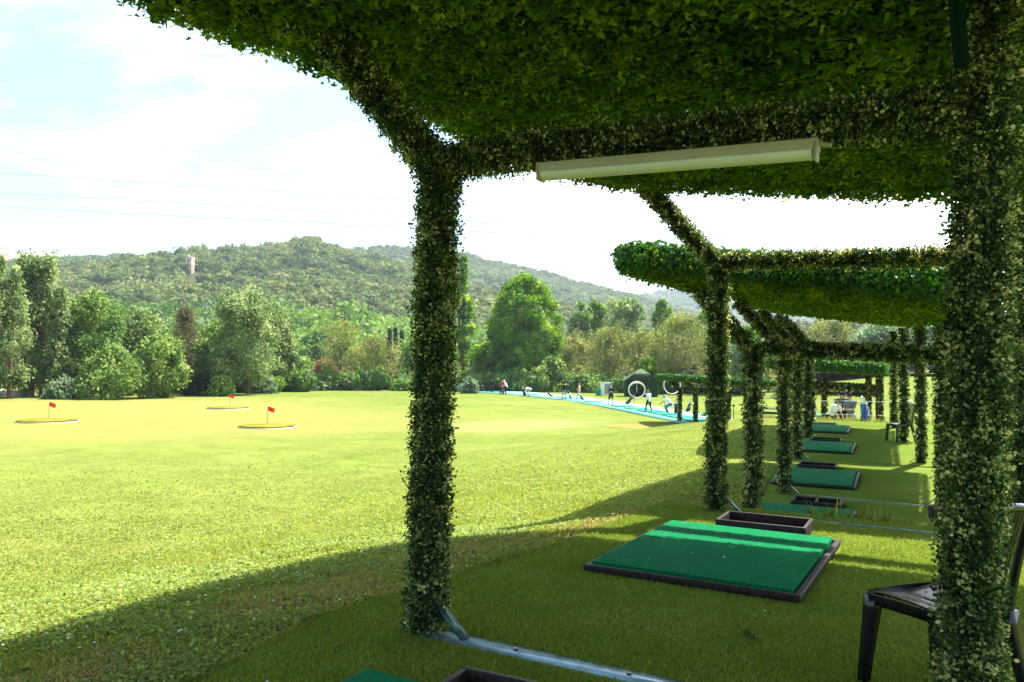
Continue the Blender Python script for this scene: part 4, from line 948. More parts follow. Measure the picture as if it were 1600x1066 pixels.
# dry leaf on the turf
q = on_z(1172, 993, .02); n = 7; rg = np.random.default_rng(4)
V, F = inst(LEAF_IVY[0], LEAF_IVY[1], np.tile(q, (n, 1)) + rg.normal(0, .012, (n, 3)) * [1, 1, .3], rg.normal(0, 1, (n, 3)) * [1, 1, .35] + [0, 0, .3], rg.normal(0, .5, (n, 3)) + [0, 0, 1], rg.uniform(.03, .055, n))
link('leaf_sprig', np_mesh('leaf_sprig', [(V, F)], tone=np.full(n * 9, .2)), MT['roof_leaf'], label='small dark leaf sprig lying on the turf before the front mat', category='leaf')

n = 70; rg = np.random.default_rng(14); P = np.column_stack([rg.uniform(-3.0, .4, n), rg.uniform(2.2, 8.3, n), np.full(n, .022)])
P = P[~((P[:, 0] > -2.5) & (P[:, 0] < -.85) & (P[:, 1] > 5.3) & (P[:, 1] < 7.4))]
P = np.concatenate([P, np.column_stack([rg.uniform(-2.3, -1.0, 16), rg.uniform(5.5, 7.2, 16), np.full(16, .076)])]); n = len(P)
V, F = inst(LEAF_OVAL[0], LEAF_OVAL[1], P, rg.normal(0, 1, (n, 3)) * [1, 1, .15], rg.normal(0, .3, (n, 3)) + [0, 0, 1], rg.uniform(.008, .024, n))
link('fallen_leaves', np_mesh('fallen_leaves', [(V, F)], tone=np.repeat(rg.uniform(.4, 1, n), 7)), leafy('dead_leaf', [(0, (.12, .08, .03)), (.7, (.30, .22, .10)), (1, (.7, .66, .55))], .1), kind='stuff', label='bits of dry leaf scattered on turf and mat', category='leaves')

# ------------------------------------------------------------------ fluorescent lamp under the beam
a = at_y(842, 272, 3.58); b_ = at_y(1280, 236, 3.58)
mid = (a + b_) / 2; Ln = float(np.linalg.norm(b_ - a)); tilt = math.atan2(b_[2] - a[2], math.hypot(b_[0] - a[0], b_[1] - a[1]))
lamp = empty('fluorescent_light', mid, label='long cream fluorescent light hanging under the leafy beam', category='light')
lamp.rotation_euler = (0, -tilt, 0)
MB().box((0, 0, .026), (Ln, .082, .05), bev=.006).build('housing', MT['lamp_body'], lamp)
b2_ = MB(); n = 12; pr = [(.042 * math.cos(math.pi + math.pi * k / (n - 1)), .003 + .042 * math.sin(math.pi + math.pi * k / (n - 1))) for k in range(n)]
V = [(s_ * (Ln / 2 - .025), y_, z_) for s_ in (-1, 1) for y_, z_ in pr]
b2_.poly(V, [(k, k + 1, k + 1 + n, k + n) for k in range(n - 1)] + [tuple(range(n - 1, -1, -1)), tuple(range(n, 2 * n)), (0, n, 2 * n - 1, n - 1)])
b2_.build('diffuser', MT['lamp_cover'], lamp, smooth=False)
for s_ in (-1, 1): MB().box((s_ * (Ln / 2 - .012), 0, -.003), (.016, .086, .078), bev=.008).build('end_cap', MT['lamp_body'], lamp)
MB().tube([(Ln / 2, 0, .03), (Ln / 2 + .05, 0, .02)], .011, 8).build('cable_gland', MT['lamp_body'], lamp)

# ------------------------------------------------------------------ plastic chairs
def chair(mat):
    """stacking garden chair; front faces +Y"""
    r = empty('plastic_chair')
    # seat: curved grid with slots cut as gaps between ribs
    nx_, ny_ = 29, 16; V = []; F = []
    def sz_(u, v): return .44 - .018 * math.cos(math.pi * u * .9) * (1 - abs(v - .45)) - .012 * (1 - v) + (.004 if v > .95 else 0) - (.02 * max(0, v - .9) * 10)
    for j in range(ny_):
        v = j / (ny_ - 1)
        for i in range(nx_):
            u = i / (nx_ - 1) * 2 - 1; hw = .20 + .035 * v
            V.append((u * hw, -.20 + .43 * v, sz_(u, v)))
    slot_i = [5, 9, 13, 17, 21]
    for j in range(ny_ - 1):
        for i in range(nx_ - 1):
            if i in [s_ + 0 for s_ in slot_i] and 3 <= j <= 9: continue
            F.append((j * nx_ + i, j * nx_ + i + 1, (j + 1) * nx_ + i + 1, (j + 1) * nx_ + i))
    mb = MB(); V = np.array(V); Vb = V - [0, 0, .008]
    mb.add(V, np.array(F)); mb.add(Vb, np.array(F)[:, ::-1])
    so_ = mb.build('seat', mat, r, smooth=True)
    # apron round the seat
    mb = MB(); rim = [(-.20, -.2), (-.215, 0), (-.232, .2), (-.20, .236), (0, .246), (.20, .236), (.232, .2), (.215, 0), (.20, -.2), (0, -.205)]
    k = len(rim); V = [(x, y, .44 - .004) for x, y in rim] + [(x * 1.03, y * 1.02, .385) for x, y in rim] + [(x * .97, y * .97, .386) for x, y in rim]
    mb.poly(V, [(i, (i + 1) % k, (i + 1) % k + k, i + k) for i in range(k)] + [(i + k, (i + 1) % k + k, (i + 1) % k + 2 * k, i + 2 * k) for i in range(k)])
    mb.build('apron', mat, r, smooth=False)
    for sx_, sy_ in ((-1, 1), (1, 1), (-1, -1), (1, -1)):
        mb = MB(); top = np.array([sx_ * (.205 if sy_ > 0 else .185), sy_ * .195, .425]); bot = np.array([sx_ * (.245 if sy_ > 0 else .225), sy_ * (.225 if sy_ > 0 else .275), 0])
        V = []
        for t_, w_, d_ in ((0, .034, .034), (.15, .03, .03), (.6, .024, .025), (1, .02, .021)):
            c_ = top * (1 - t_) + bot * t_ + np.array([0, 0, 0])
            for a_, b__ in ((-1, -1), (1, -1), (1, 1), (-1, 1)): V.append(c_ + [a_ * w_, b__ * d_, 0])
        Fq = [(i * 4 + k_, i * 4 + (k_ + 1) % 4, (i + 1) * 4 + (k_ + 1) % 4, (i + 1) * 4 + k_) for i in range(3) for k_ in range(4)] + [(3, 2, 1, 0), (12, 13, 14, 15)]
        mb.poly(V, Fq); mb.build('leg', mat, r)
    # back: two stiles, top rail, five slats, all following the same reclined curve
    def bk(z): t_ = (z - .42) / .5; return -.20 - .045 * t_ - .07 * t_ * t_
    back = MB(); zs_ = np.linspace(.42, .90, 8)
    for sx_ in (-1, 1): back.tube([(sx_ * (.19 + .01 * math.sin((z - .42) * 6)), bk(z), z) for z in zs_], .026, 8, ell=.7)
    back.tube([(x_, bk(.90) - .03 * (1 - (x_ / .2) ** 2), .90 + .022 * (1 - (x_ / .2) ** 2)) for x_ in np.linspace(-.195, .195, 9)], .023, 8, ell=.7)
    back.build('back_frame', mat, r, smooth=True)
    for x_ in (-.125, -.075, -.025, .025, .075, .125):
        mb = MB(); V = []
        for z in zs_:
            for a_, b__ in ((-.014, -.004), (.014, -.004), (.014, .004), (-.014, .004)): V.append((x_ + a_, bk(z) + b__ - .02 * (z - .42), z + (.015 if z > .89 else 0)))
        mb.poly(V, [(i * 4 + k_, i * 4 + (k_ + 1) % 4, (i + 1) * 4 + (k_ + 1) % 4, (i + 1) * 4 + k_) for i in range(7) for k_ in range(4)]); mb.build('slat', mat, r)
    return r
c1 = chair(MT['black_plastic']); c1.location = (-.085, 4.24, .004); c1.rotation_euler = (0, 0, rad(51.5)); tag(c1, 'glossy black plastic chair behind the big right post', 'chair', 'plastic chairs on the turf')
c2 = chair(MT['green_plastic']); c2.location = (-1.44, 24.48, -.40); c2.scale = (1.1, 1.1, 1.13); c2.rotation_euler = (0, 0, rad(125)); tag(c2, 'dark green plastic chair standing empty between the far rear posts', 'chair', 'plastic chairs on the turf')
c3 = chair(MT['green_plastic']); c3.location = (-.18, 20.2, -.585); c3.rotation_euler = (0, 0, rad(110)); tag(c3, 'dark plastic chair hidden but for its edge left of the big right post', 'chair', 'plastic chairs on the turf')
# cap on the chair back
cp = empty('cap', (-1.24, 24.66, .70), rz=.5, label='white and blue cap hung on the back of the far chair', category='cap')
m_ = MB(); m_.ball((0, 0, 0), (.12, .14, .085), 2); m_.build('crown', MT['white_cloth'], cp, smooth=True)
MB().box((0, .13, -.045), (.20, .13, .014), bev=.005).build('peak', MT['blue_bag'], cp)
# dark slatted crate standing behind the big right post
wb = empty('wooden_crate', (-.1, 12.6, -.875), rz=.2, label='dark brown wooden crate, only its edge visible left of the big right post', category='crate')
MB().box((0, 0, .25), (.5, .5, .5), bev=.01).build('box', MT['wood'], wb)
for z in (.12, .3, .48): MB().box((0, -.262, z), (.52, .02, .09)).build('slat', MT['rubber'], wb)

# ------------------------------------------------------------------ targets with flags, basin
def target(px, py, wpx, fpx, fpy, label, flabel):
    c = on_z(px, py, FIELD + .05); c[2] = float(ground(c[0], c[1])); R = np.linalg.norm(c[:2]); rr_ = wpx / FPX * R * 1.02 / 2
    r = empty('target_ring', c, label=label, category='target', group='yellow target greens with red flags')
    n = 40; V = []
    for k in range(n):
        a_ = 2 * math.pi * k / n
        V += [(rr_ * math.cos(a_), rr_ * math.sin(a_), -.2), (rr_ * math.cos(a_), rr_ * math.sin(a_), .06), (rr_ * .985 * math.cos(a_), rr_ * .985 * math.sin(a_), .06), (rr_ * .95 * math.cos(a_), rr_ * .95 * math.sin(a_), .05)]
    F = [(4 * k + q_, 4 * ((k + 1) % n) + q_, 4 * ((k + 1) % n) + q_ + 1, 4 * k + q_ + 1) for k in range(n) for q_ in range(3)]
    MB().poly(V, F).build('rim', MT['rim_pale'], r)
    V = [(0, 0, .17)] + [(rr_ * .975 * math.cos(2 * math.pi * k / n), rr_ * .975 * math.sin(2 * math.pi * k / n), .105) for k in range(n)]
    MB().poly(V, [(0, k + 1, (k + 1) % n + 1) for k in range(n)]).build('net', MT['yellow'], r)
    h = (py - fpy) / FPX * R
    f = empty('flagstick', (c[0], c[1] , c[2] + .1), label=flabel, category='flag', group='red flags on the target greens')
    f.location.x += (fpx - px) / FPX * R * .868; f.location.y += (fpx - px) / FPX * R * .497
    MB().tube([(0, 0, 0), (0, 0, h)], .02, 6).build('pole', MT['lamp_body'], f)
    V = []; nn = 6
    for s_ in (-.01, .01):
        for k in range(nn):
            for z in (h - .23, h): V.append((.33 * .868 * k / (nn - 1) + s_ * .5, .33 * .497 * k / (nn - 1) + s_ + .05 * math.sin(k * 1.3), z - .018 * k))
    q_ = 2 * nn
    MB().poly(V, [(2 * k, 2 * k + 2, 2 * k + 3, 2 * k + 1) for k in range(nn - 1)] + [(q_ + 2 * k + 1, q_ + 2 * k + 3, q_ + 2 * k + 2, q_ + 2 * k) for k in range(nn - 1)]).build('flag', MT['flag'], f)
MT['yellow'] = solid('yellow_net', (.17, .145, .008), .8, 0, .35, 1.5)
target(75, 658, 74, 76, 634, 'low yellow target disc at the far left', 'red flag above the far left target disc')
target(418, 666, 82, 418, 638, 'low yellow target disc nearest to the middle of the field', 'red flag above the nearest target disc')
target(357, 637, 60, 358, 618, 'smallest yellow target disc, close to the tree line', 'red flag above the smallest target disc')
c = on_z(-6, 619, FIELD); c[2] = float(ground(c[0], c[1])); bs = empty('basin', c, label='round low stone basin cut off by the left edge of the field', category='basin')
n = 40; V = []; 
for k in range(n):
    a_ = 2 * math.pi * k / n
    for rr_, z in ((3.3, -.3), (3.25, .55), (3.0, .55), (2.9, .2)): V.append((rr_ * math.cos(a_), rr_ * math.sin(a_), z))
MB().poly(V, [(4 * k + q_, 4 * ((k + 1) % n) + q_, 4 * ((k + 1) % n) + q_ + 1, 4 * k + q_ + 1) for k in range(n) for q_ in range(3)]).build('wall', MT['stone'], bs)
MB().poly([(0, 0, .22)] + [(2.95 * math.cos(2 * math.pi * k / n), 2.95 * math.sin(2 * math.pi * k / n), .21) for k in range(n)], [(0, k + 1, (k + 1) % n + 1) for k in range(n)]).build('water_net', MT['grey'], bs)
m_ = MB(); m_.tube([(3.1 * math.cos(t_), 3.1 * math.sin(t_), .6 + .45 * math.sin(math.pi * i_ / 12)) for i_, t_ in enumerate(np.linspace(.2, 2.0, 13))], .05, 6); m_.build('hoop', MT['lamp_body'], bs)
q = on_z(498, 609.5, FIELD)  # not needed further
# small distant green tee and a covered net frame by the trees
for (px, py, w_, lb) in ((549, 607, 58, 'isolated green tee pad under the lone far golfer'), (395, 612, 34, 'flat green net frame lying before the forked tree')):
    q = on_z(px, py, FIELD); z_ = float(ground(q[0], q[1])); R = np.linalg.norm(q[:2]); L_ = w_ / FPX * R
    o = empty('tee_pad', (q[0], q[1], z_), rz=rad(30), label=lb, category='tee pad')
    MB().box((0, 0, .08), (L_, 2.6, .16), bev=.02).build('deck', MT['pad'], o)
    MB().box((0, -1.34, .07), (L_ + .1, .06, .2)).build('edging', MT['rubber'], o)

# ------------------------------------------------------------------ far tee line
front = [(600, 605.5), (630, 607), (700, 611), (800, 617.4), (885, 626.5), (970, 642), (1010, 650.5), (1060, 660.5), (1090, 669), (1125, 681)]
back = [(600, 602.8), (640, 603.8), (699, 607), (804, 611.6), (900, 620), (985, 631), (1040, 639), (1100, 648), (1135, 655), (1175, 664)]
def dense(lst, n):
    q = np.array([on_z(a_, b_, FIELD)[:2] for a_, b_ in lst]); t_ = np.linspace(0, len(q) - 1, n)
    return np.column_stack([np.interp(t_, np.arange(len(q)), q[:, 0]), np.interp(t_, np.arange(len(q)), q[:, 1])])
fr, bkk = dense(front, 60), dense(back, 60)
zt = np.maximum(ground(fr[:, 0], fr[:, 1]), ground(bkk[:, 0], bkk[:, 1])) + .07
V = np.concatenate([np.column_stack([fr, zt]), np.column_stack([bkk, zt]), np.column_stack([fr, zt - .4]), np.column_stack([bkk, zt - .4])]); n = 60
F = [(i, i + 1, n + i + 1, n + i) for i in range(n - 1)] + [(i + 1, i, 2 * n + i, 2 * n + i + 1) for i in range(n - 1)] + [(n + i, n + i + 1, 3 * n + i + 1, 3 * n + i) for i in range(n - 1)]
MT['strip'] = solid('pale_green_carpet', (.17, .40, .33), .8, 0, .15, 1.2)
link('tee_line_path', np_mesh('tee_line', [(V, np.array(F))]), MT['strip'], kind='structure')
MT['tee_dark'] = solid('far_tee_turf', (.02, .26, .17), .8, 0, .2, 2)
def along(f, off=.5):
    """point on the tee line: f along 0..1, off across (0 front, 1 back)"""
    t_ = f * 59; i = int(min(t_, 58)); k = t_ - i
    a_ = fr[i] * (1 - k) + fr[i + 1] * k; b__ = bkk[i] * (1 - k) + bkk[i + 1] * k; z_ = zt[i] * (1 - k) + zt[i + 1] * k
    d_ = fr[i + 1] - fr[i]; return (*(a_ * (1 - off) + b__ * off), z_), math.atan2(d_[1], d_[0])
pad = empty('practice_pad'); b = MB(); b.box((0, 0, .03), (2.2, 1.5, .05), bev=.01); b.build('turf', MT['tee_dark'], pad)
MB().box((0, -.79, .025), (2.3, .06, .06)).build('edge', MT['rubber'], pad)
stk = empty('divider_stake'); MB().tube([(0, 0, 0), (0, 0, 1.05)], .022, 6).build('pole', MT['green_metal'], stk); MB().box((0, 0, .98), (.16, .1, .08), bev=.01).build('bracket', MT['wood'], stk)
fs = np.array([.08, .16, .235, .305, .375, .44, .50, .555, .605, .655, .70, .745, .79, .835, .88, .925])
wh = ['at the far end of the tee line', 'second from the far end of the tee line']
def place_words(i): return ['first', 'second', 'third', 'fourth', 'fifth', 'sixth', 'seventh', 'eighth', 'ninth', 'tenth', 'eleventh', 'twelfth', 'thirteenth', 'fourteenth', 'fifteenth', 'sixteenth'][i]
for i, f in enumerate(fs):
    (x, y, z), an = along(f, .38); o = pad if i == 0 else copy_tree(pad); o.location = (x, y, z + .004); o.rotation_euler = (0, 0, an)
    tag(o, '%s dark green practice pad from the left end of the far tee line' % place_words(i), 'practice pad', 'practice pads on the far tee line')
    (x, y, z), an = along(f + .02, .8); o = stk if i == 0 else copy_tree(stk); o.location = (x, y, z)
    tag(o, '%s thin stake between bays from the left end of the far tee line' % place_words(i), 'stake', 'thin stakes along the far tee line')

# ------------------------------------------------------------------ shed, cabinet, bin, hoops, benches
def gpt(px, py, z=FIELD):
    q = on_z(px, py, z); return (q[0], q[1], float(ground(q[0], q[1])))
MT['shed_green'] = leafy('shed_leaf', [(0, (.006, .02, .010)), (.6, (.016, .045, .02)), (1, (.04, .08, .035))], .1)
p = gpt(1001, 620); R = math.hypot(p[0], p[1]); Wd = 46 / FPX * R; sd_ = empty('garden_shed', p, rz=rad(30), label='dark green leaf clad shed with pyramid roof behind the white hoop', category='shed')
b = MB(); b.box((0, 0, 1.0), (Wd, Wd * .8, 2.0), bev=.03); b.build('wall', solid('shed_wall', (.014, .04, .018), .9, 0, .5, 3, .6, 12), sd_)
hw, hd = Wd * .60, Wd * .52; V = [(-hw, -hd, 1.98), (hw, -hd, 1.98), (hw, hd, 1.98), (-hw, hd, 1.98), (-.08, 0, 3.4), (.08, 0, 3.4)]
MB().poly(V, [(0, 1, 5, 4), (1, 2, 5), (2, 3, 4, 5), (3, 0, 4), (3, 2, 1, 0)]).build('roof', solid('shed_roof', (.06, .10, .055), .8, 0, .4, 2.5, .6, 8), sd_)
MB().box((-.4, -Wd * .4 - .02, .9), (.85, .05, 1.8)).build('door', MT['core'], sd_)
p = gpt(946, 618.5); R = math.hypot(p[0], p[1]); w_ = 15.5 / FPX * R; h_ = 19.5 / FPX * R
o = empty('cabinet', p, rz=rad(30), label='white and grey metal cabinet between the golfers and the shed', category='cabinet')
MB().box((0, 0, h_ / 2 + .05), (w_, .8, h_ - .1), bev=.02).build('body', MT['white'], o); MB().box((w_ * .17, -.415, h_ * .55), (w_ * .6, .03, h_ * .78), bev=.008).build('door', MT['grey'], o)
MB().box((0, 0, h_ + .02), (w_ + .1, .9, .05)).build('lid', MT['white'], o)
for s_ in (-1, 1): MB().box((s_ * w_ * .4, 0, .03), (.1, .6, .1)).build('foot', MT['grey'], o)
p = gpt(934.5, 618.5); R = math.hypot(p[0], p[1]); r_ = 4.2 / FPX * R
o = empty('waste_bin', p, label='small green bin beside the white and grey cabinet', category='bin')
m_ = MB(); m_.tube([(0, 0, 0), (0, 0, .7)], [r_ * .85, r_], 14); m_.build('body', MT['green_bag'], o); m_ = MB(); m_.tube([(0, 0, .705), (0, 0, .78), (0, 0, .84)], [r_ * 1.08, r_ * 1.05, r_ * .5], 14); m_.build('lid', MT['green_bag'], o)
def hoop(px, py, rpx, base_py, yaw, label, group):
    p = gpt(px, base_py); R = math.hypot(p[0], p[1]); r_ = rpx / FPX * R; cz = (base_py - py) / FPX * R
    o = empty('target_hoop', p, rz=yaw, label=label, category='hoop', group=group)
    n = 36; V = []
    for k in range(n):
        a_ = 2 * math.pi * k / n; wdt = .10 + .16 * max(0, math.sin(a_)) ** 2
        for rr_, yy in ((r_, -.11), (r_, .11), (r_ - wdt, .09), (r_ - wdt, -.09)): V.append((rr_ * math.cos(a_), yy, cz + rr_ * math.sin(a_)))
    MB().poly(V, [(4 * k + q_, 4 * ((k + 1) % n) + q_, 4 * ((k + 1) % n) + (q_ + 1) % 4, 4 * k + (q_ + 1) % 4) for k in range(n) for q_ in range(4)]).build('ring', MT['hoop'], o)
    for s_ in (-1, 1):
        m_ = MB(); m_.tube([(s_ * r_ * .55, .0, cz - r_ * .83), (s_ * r_ * .75, -.25, 0)], .035, 6); m_.build('leg', MT['white'], o)
    m_ = MB(); m_.tube([(0, 0, cz + r_ * .85), (0, 0, cz - r_ * .35)], .02, 5); m_.build('cord', MT['white'], o)
G6 = 'white hoops behind the far tee line'
hoop(995, 609.3, 13.2, 623, rad(30), 'complete white hoop in front of the dark shed', G6)
hoop(1050, 602.5, 14.2, 621, rad(42), 'white hoop half hidden by the small far shelter', G6)
# low hedge-like fence and bench on the right behind the shelters
fe = empty('fence', gpt(1415, 602), rz=0.04, label='dark green hedge fence at the far right behind the rear posts', category='fence')
m_ = MB(); m_.box((0, 0, .7), (26, .3, 1.5), bev=.03); m_.build('screen', solid('hedge_screen', (.05, .075, .03), .95, 0, .5, 2.5, .8, 6), fe)
m_ = MB(); m_.tube([(-13, -.2, 1.75), (13, -.2, 1.75)], .035, 6); m_.build('rail', MT['wire'], fe)
for k in range(9): MB().box((-12.5 + k * 3.1, -.2, .9), (.1, .1, 1.8)).build('fence_post', MT['wood'], fe)
p = gpt(1279, 640, -1.5)
bn = empty('bench', (-9.0, 47.6, FIELD), rz=rad(-8), label='white bench with dark slats left of the group of people', category='bench')
for k in range(3): MB().box((0, 0, .5 + .28 * k), (2.4, .06, .13)).build('slat', MT['white'] if k != 1 else MT['core'], bn)
MB().box((0, -.3, .42), (2.4, .55, .06)).build('seat', MT['white'], bn)
for s_ in (-1, 1): MB().box((s_ * 1.05, -.12, .22), (.08, .5, .44)).build('leg', MT['green_metal'], bn)
q = at_y(1274, 650, 31.6); o = empty('waste_bin', (q[0], q[1], -.62), label='light green bin left of the group of people', category='bin')
m_ = MB(); m_.tube([(0, 0, 0), (0, 0, .5)], [.17, .2], 12); m_.build('body', MT['green_bag'], o); m_ = MB(); m_.tube([(0, 0, .5), (0, 0, .56)], [.215, .12], 12); m_.build('lid', MT['green_bag'], o)
# wire rail in front of the people
wr = empty('wire_rail', (-4.6, 31.4, -.45), label='thin two wire rail with brown posts before the group of people', category='rail')
for (z_) in (.92, .42): m_ = MB(); m_.tube([(-2.6, 0, z_), (0, 0, z_ - .03), (2.6, 0, z_)], .009, 5); m_.build('wire', MT['steel'], wr)
for x_ in (-1.35, 2.0, 2.55): MB().box((x_, 0, .25), (.05, .05, 1.15), bev=.006).build('rail_post', MT['wood'], wr)

# ------------------------------------------------------------------ golf bags
CLUB_T = ((.05, .02, .25), (-.04, .05, .22), (.0, -.05, .30), (-.06, -.03, .18), (.06, -.05, .2))
def golf_bag(loc, lean, yaw, h, cols, label, stand=True, nclubs=4):
    r = empty('golf_bag', loc, rz=yaw, label=label, category='golf bag', group='golf bags beside the players')
    s = h / 1.1; R_ = rotx(-lean); P_ = lambda v: (np.array(v) * s) @ R_.T + np.array([0, 0, .02])
    m_ = MB(); m_.tube([P_((0, 0, 0)), P_((0, 0, .08)), P_((0, 0, .5)), P_((0, 0, .82)), P_((0, 0, .86))], [.12 * s, .135 * s, .125 * s, .14 * s, .145 * s], 14); m_.build('body', MT[cols[0]], r, smooth=True)
    m_ = MB(); m_.tube([P_((0, 0, .78)), P_((0, 0, .875))], [.15 * s, .15 * s], 14); m_.build('collar', MT[cols[1]], r)
    MB().box(tuple(P_((0, .13, .3))), (.19 * s, .11 * s, .36 * s), R_, bev=.03 * s).build('pocket', MT[cols[2]], r)
    m_ = MB(); m_.tube([P_((.12, 0, .75)), P_((.23, .03, .55)), P_((.13, 0, .3))], .02 * s, 6); m_.build('strap', MT[cols[1]], r)
    for k in range(nclubs):
        x, y, e = CLUB_T[k]; m_ = MB(); a_ = P_((x * .8, y * .8, .8)); b__ = P_((x * 1.5, y * 1.5, .86 + e)); m_.tube([a_, b__], .008 * s, 5)
        m_.ball(tuple(b__), (.055 * s, .035 * s, .045 * s), 2); m_.build('club', MT['steel' if k % 2 else 'black_cloth'], r)
    if stand:
        for s_ in (-1, 1): m_ = MB(); m_.tube([P_((s_ * .05, -.12, .72)), np.array(P_((s_ * .28, 0, .1))) * [1, 0, 0] + [0, P_((0, -.12, .7))[1] - .34 * s - .15 * lean, 0]], .012 * s, 5); m_.build('stand_leg', MT['steel'], r)
    return r
VY = rad(30)   # local +x runs across the view
def bag_at(px, base, hpx, lean, cols, label, yaw=None, **kw):
    p = gpt(px, base, FIELD + .07); R = math.hypot(p[0], p[1]); p = (p[0], p[1], p[2] + .07); golf_bag(p, lean, VY + (yaw or 0), hpx / FPX * R, cols, label, **kw)
bag_at(716, 612, 14.5, .1, ('grey_cloth', 'black_cloth', 'grey_cloth'), 'grey golf bag standing alone nearest to the near post')
bag_at(747, 613.5, 13, .5, ('black_cloth', 'black_cloth', 'grey_cloth'), 'black golf bag leaning away beside the player in brown', yaw=1.6)
bag_at(754, 612, 10, .15, ('black_cloth', 'grey_cloth', 'black_cloth'), 'short black golf bag between the players in brown and in black')
bag_at(786, 617, 13, .0, ('brown_cloth', 'black_cloth', 'black_cloth'), 'dark red golf bag between the red and the white shirt players')
bag_at(820.5, 619, 15.5, .25, ('black_cloth', 'white_cloth', 'grey_cloth'), 'black golf bag beside the bending player in white', yaw=1.2)
bag_at(864, 620, 12, 1.0, ('black_cloth', 'black_cloth', 'grey_cloth'), 'black golf bag lying across its stand, left of the swinging player', yaw=1.5)
bag_at(894, 624, 15.5, .5, ('white_cloth', 'black_cloth', 'black_cloth'), 'white and black golf bag right of the swinging player', yaw=1.9, nclubs=5)
bag_at(912, 625.5, 13, .7, ('blue_bag', 'white_cloth', 'black_cloth'), 'blue and white golf bag behind the player in pink', yaw=1.6)
bag_at(978, 632, 19, .75, ('black_cloth', 'grey_cloth', 'black_cloth'), 'black golf bag on stand between player with bare legs and white hoop', yaw=-1.6)
bag_at(1056, 646, 21, .05, ('black_cloth', 'white_cloth', 'black_cloth'), 'upright black golf bag behind the crouching player', nclubs=5)
bag_at(1073, 643, 19, .45, ('black_cloth', 'white_cloth', 'navy'), 'black and white golf bag between the two posts of the small far shelter', yaw=-1.5)
bag_at(1097, 650, 15, .95, ('green_bag', 'black_cloth', 'black_cloth'), 'green golf bag lying against the second leafy post', yaw=-1.6)
golf_bag((-2.95, 30.6, -.32), .12, .3, .96, ('blue_bag', 'white_cloth', 'black_cloth'), 'blue golf bag with white trim standing right of the group of people', nclubs=5)
golf_bag(tuple(at_y(1272, 655, 30.3) + [0, 0, -.0]), .2, .8, .8, ('lgrey_cloth', 'black_cloth', 'white_cloth'), 'pale grey golf bag left of the group of people')

# ------------------------------------------------------------------ people
def remesh(name, mb, vox, smooth_it=2):
    me0 = mb.mesh('tmp'); o = bpy.data.objects.new('tmp', me0); C.objects.link(o)
    md = o.modifiers.new('r', 'REMESH'); md.mode = 'VOXEL'; md.voxel_size = vox; md.use_smooth_shade = True
    ms = o.modifiers.new('s', 'SMOOTH'); ms.iterations = smooth_it; ms.factor = .5
    dg = bpy.context.evaluated_depsgraph_get(); me = bpy.data.meshes.new_from_object(o.evaluated_get(dg)); me.name = name
    bpy.data.objects.remove(o); return me
def two_bone(a, b, l1, l2, bend):
    a = np.array(a, float); b = np.array(b, float); d = b - a; L_ = np.linalg.norm(d)
    if L_ > (l1 + l2) * .995: b = a + d / L_ * (l1 + l2) * .995; d = b - a; L_ = np.linalg.norm(d)
    x = (l1 ** 2 - l2 ** 2 + L_ ** 2) / (2 * L_); h = math.sqrt(max(l1 ** 2 - x ** 2, 0)); u = d / L_
    bd = np.array(bend, float); bd = bd - u * bd.dot(u); bd /= np.linalg.norm(bd) + 1e-9
    return a + u * x + bd * h, b
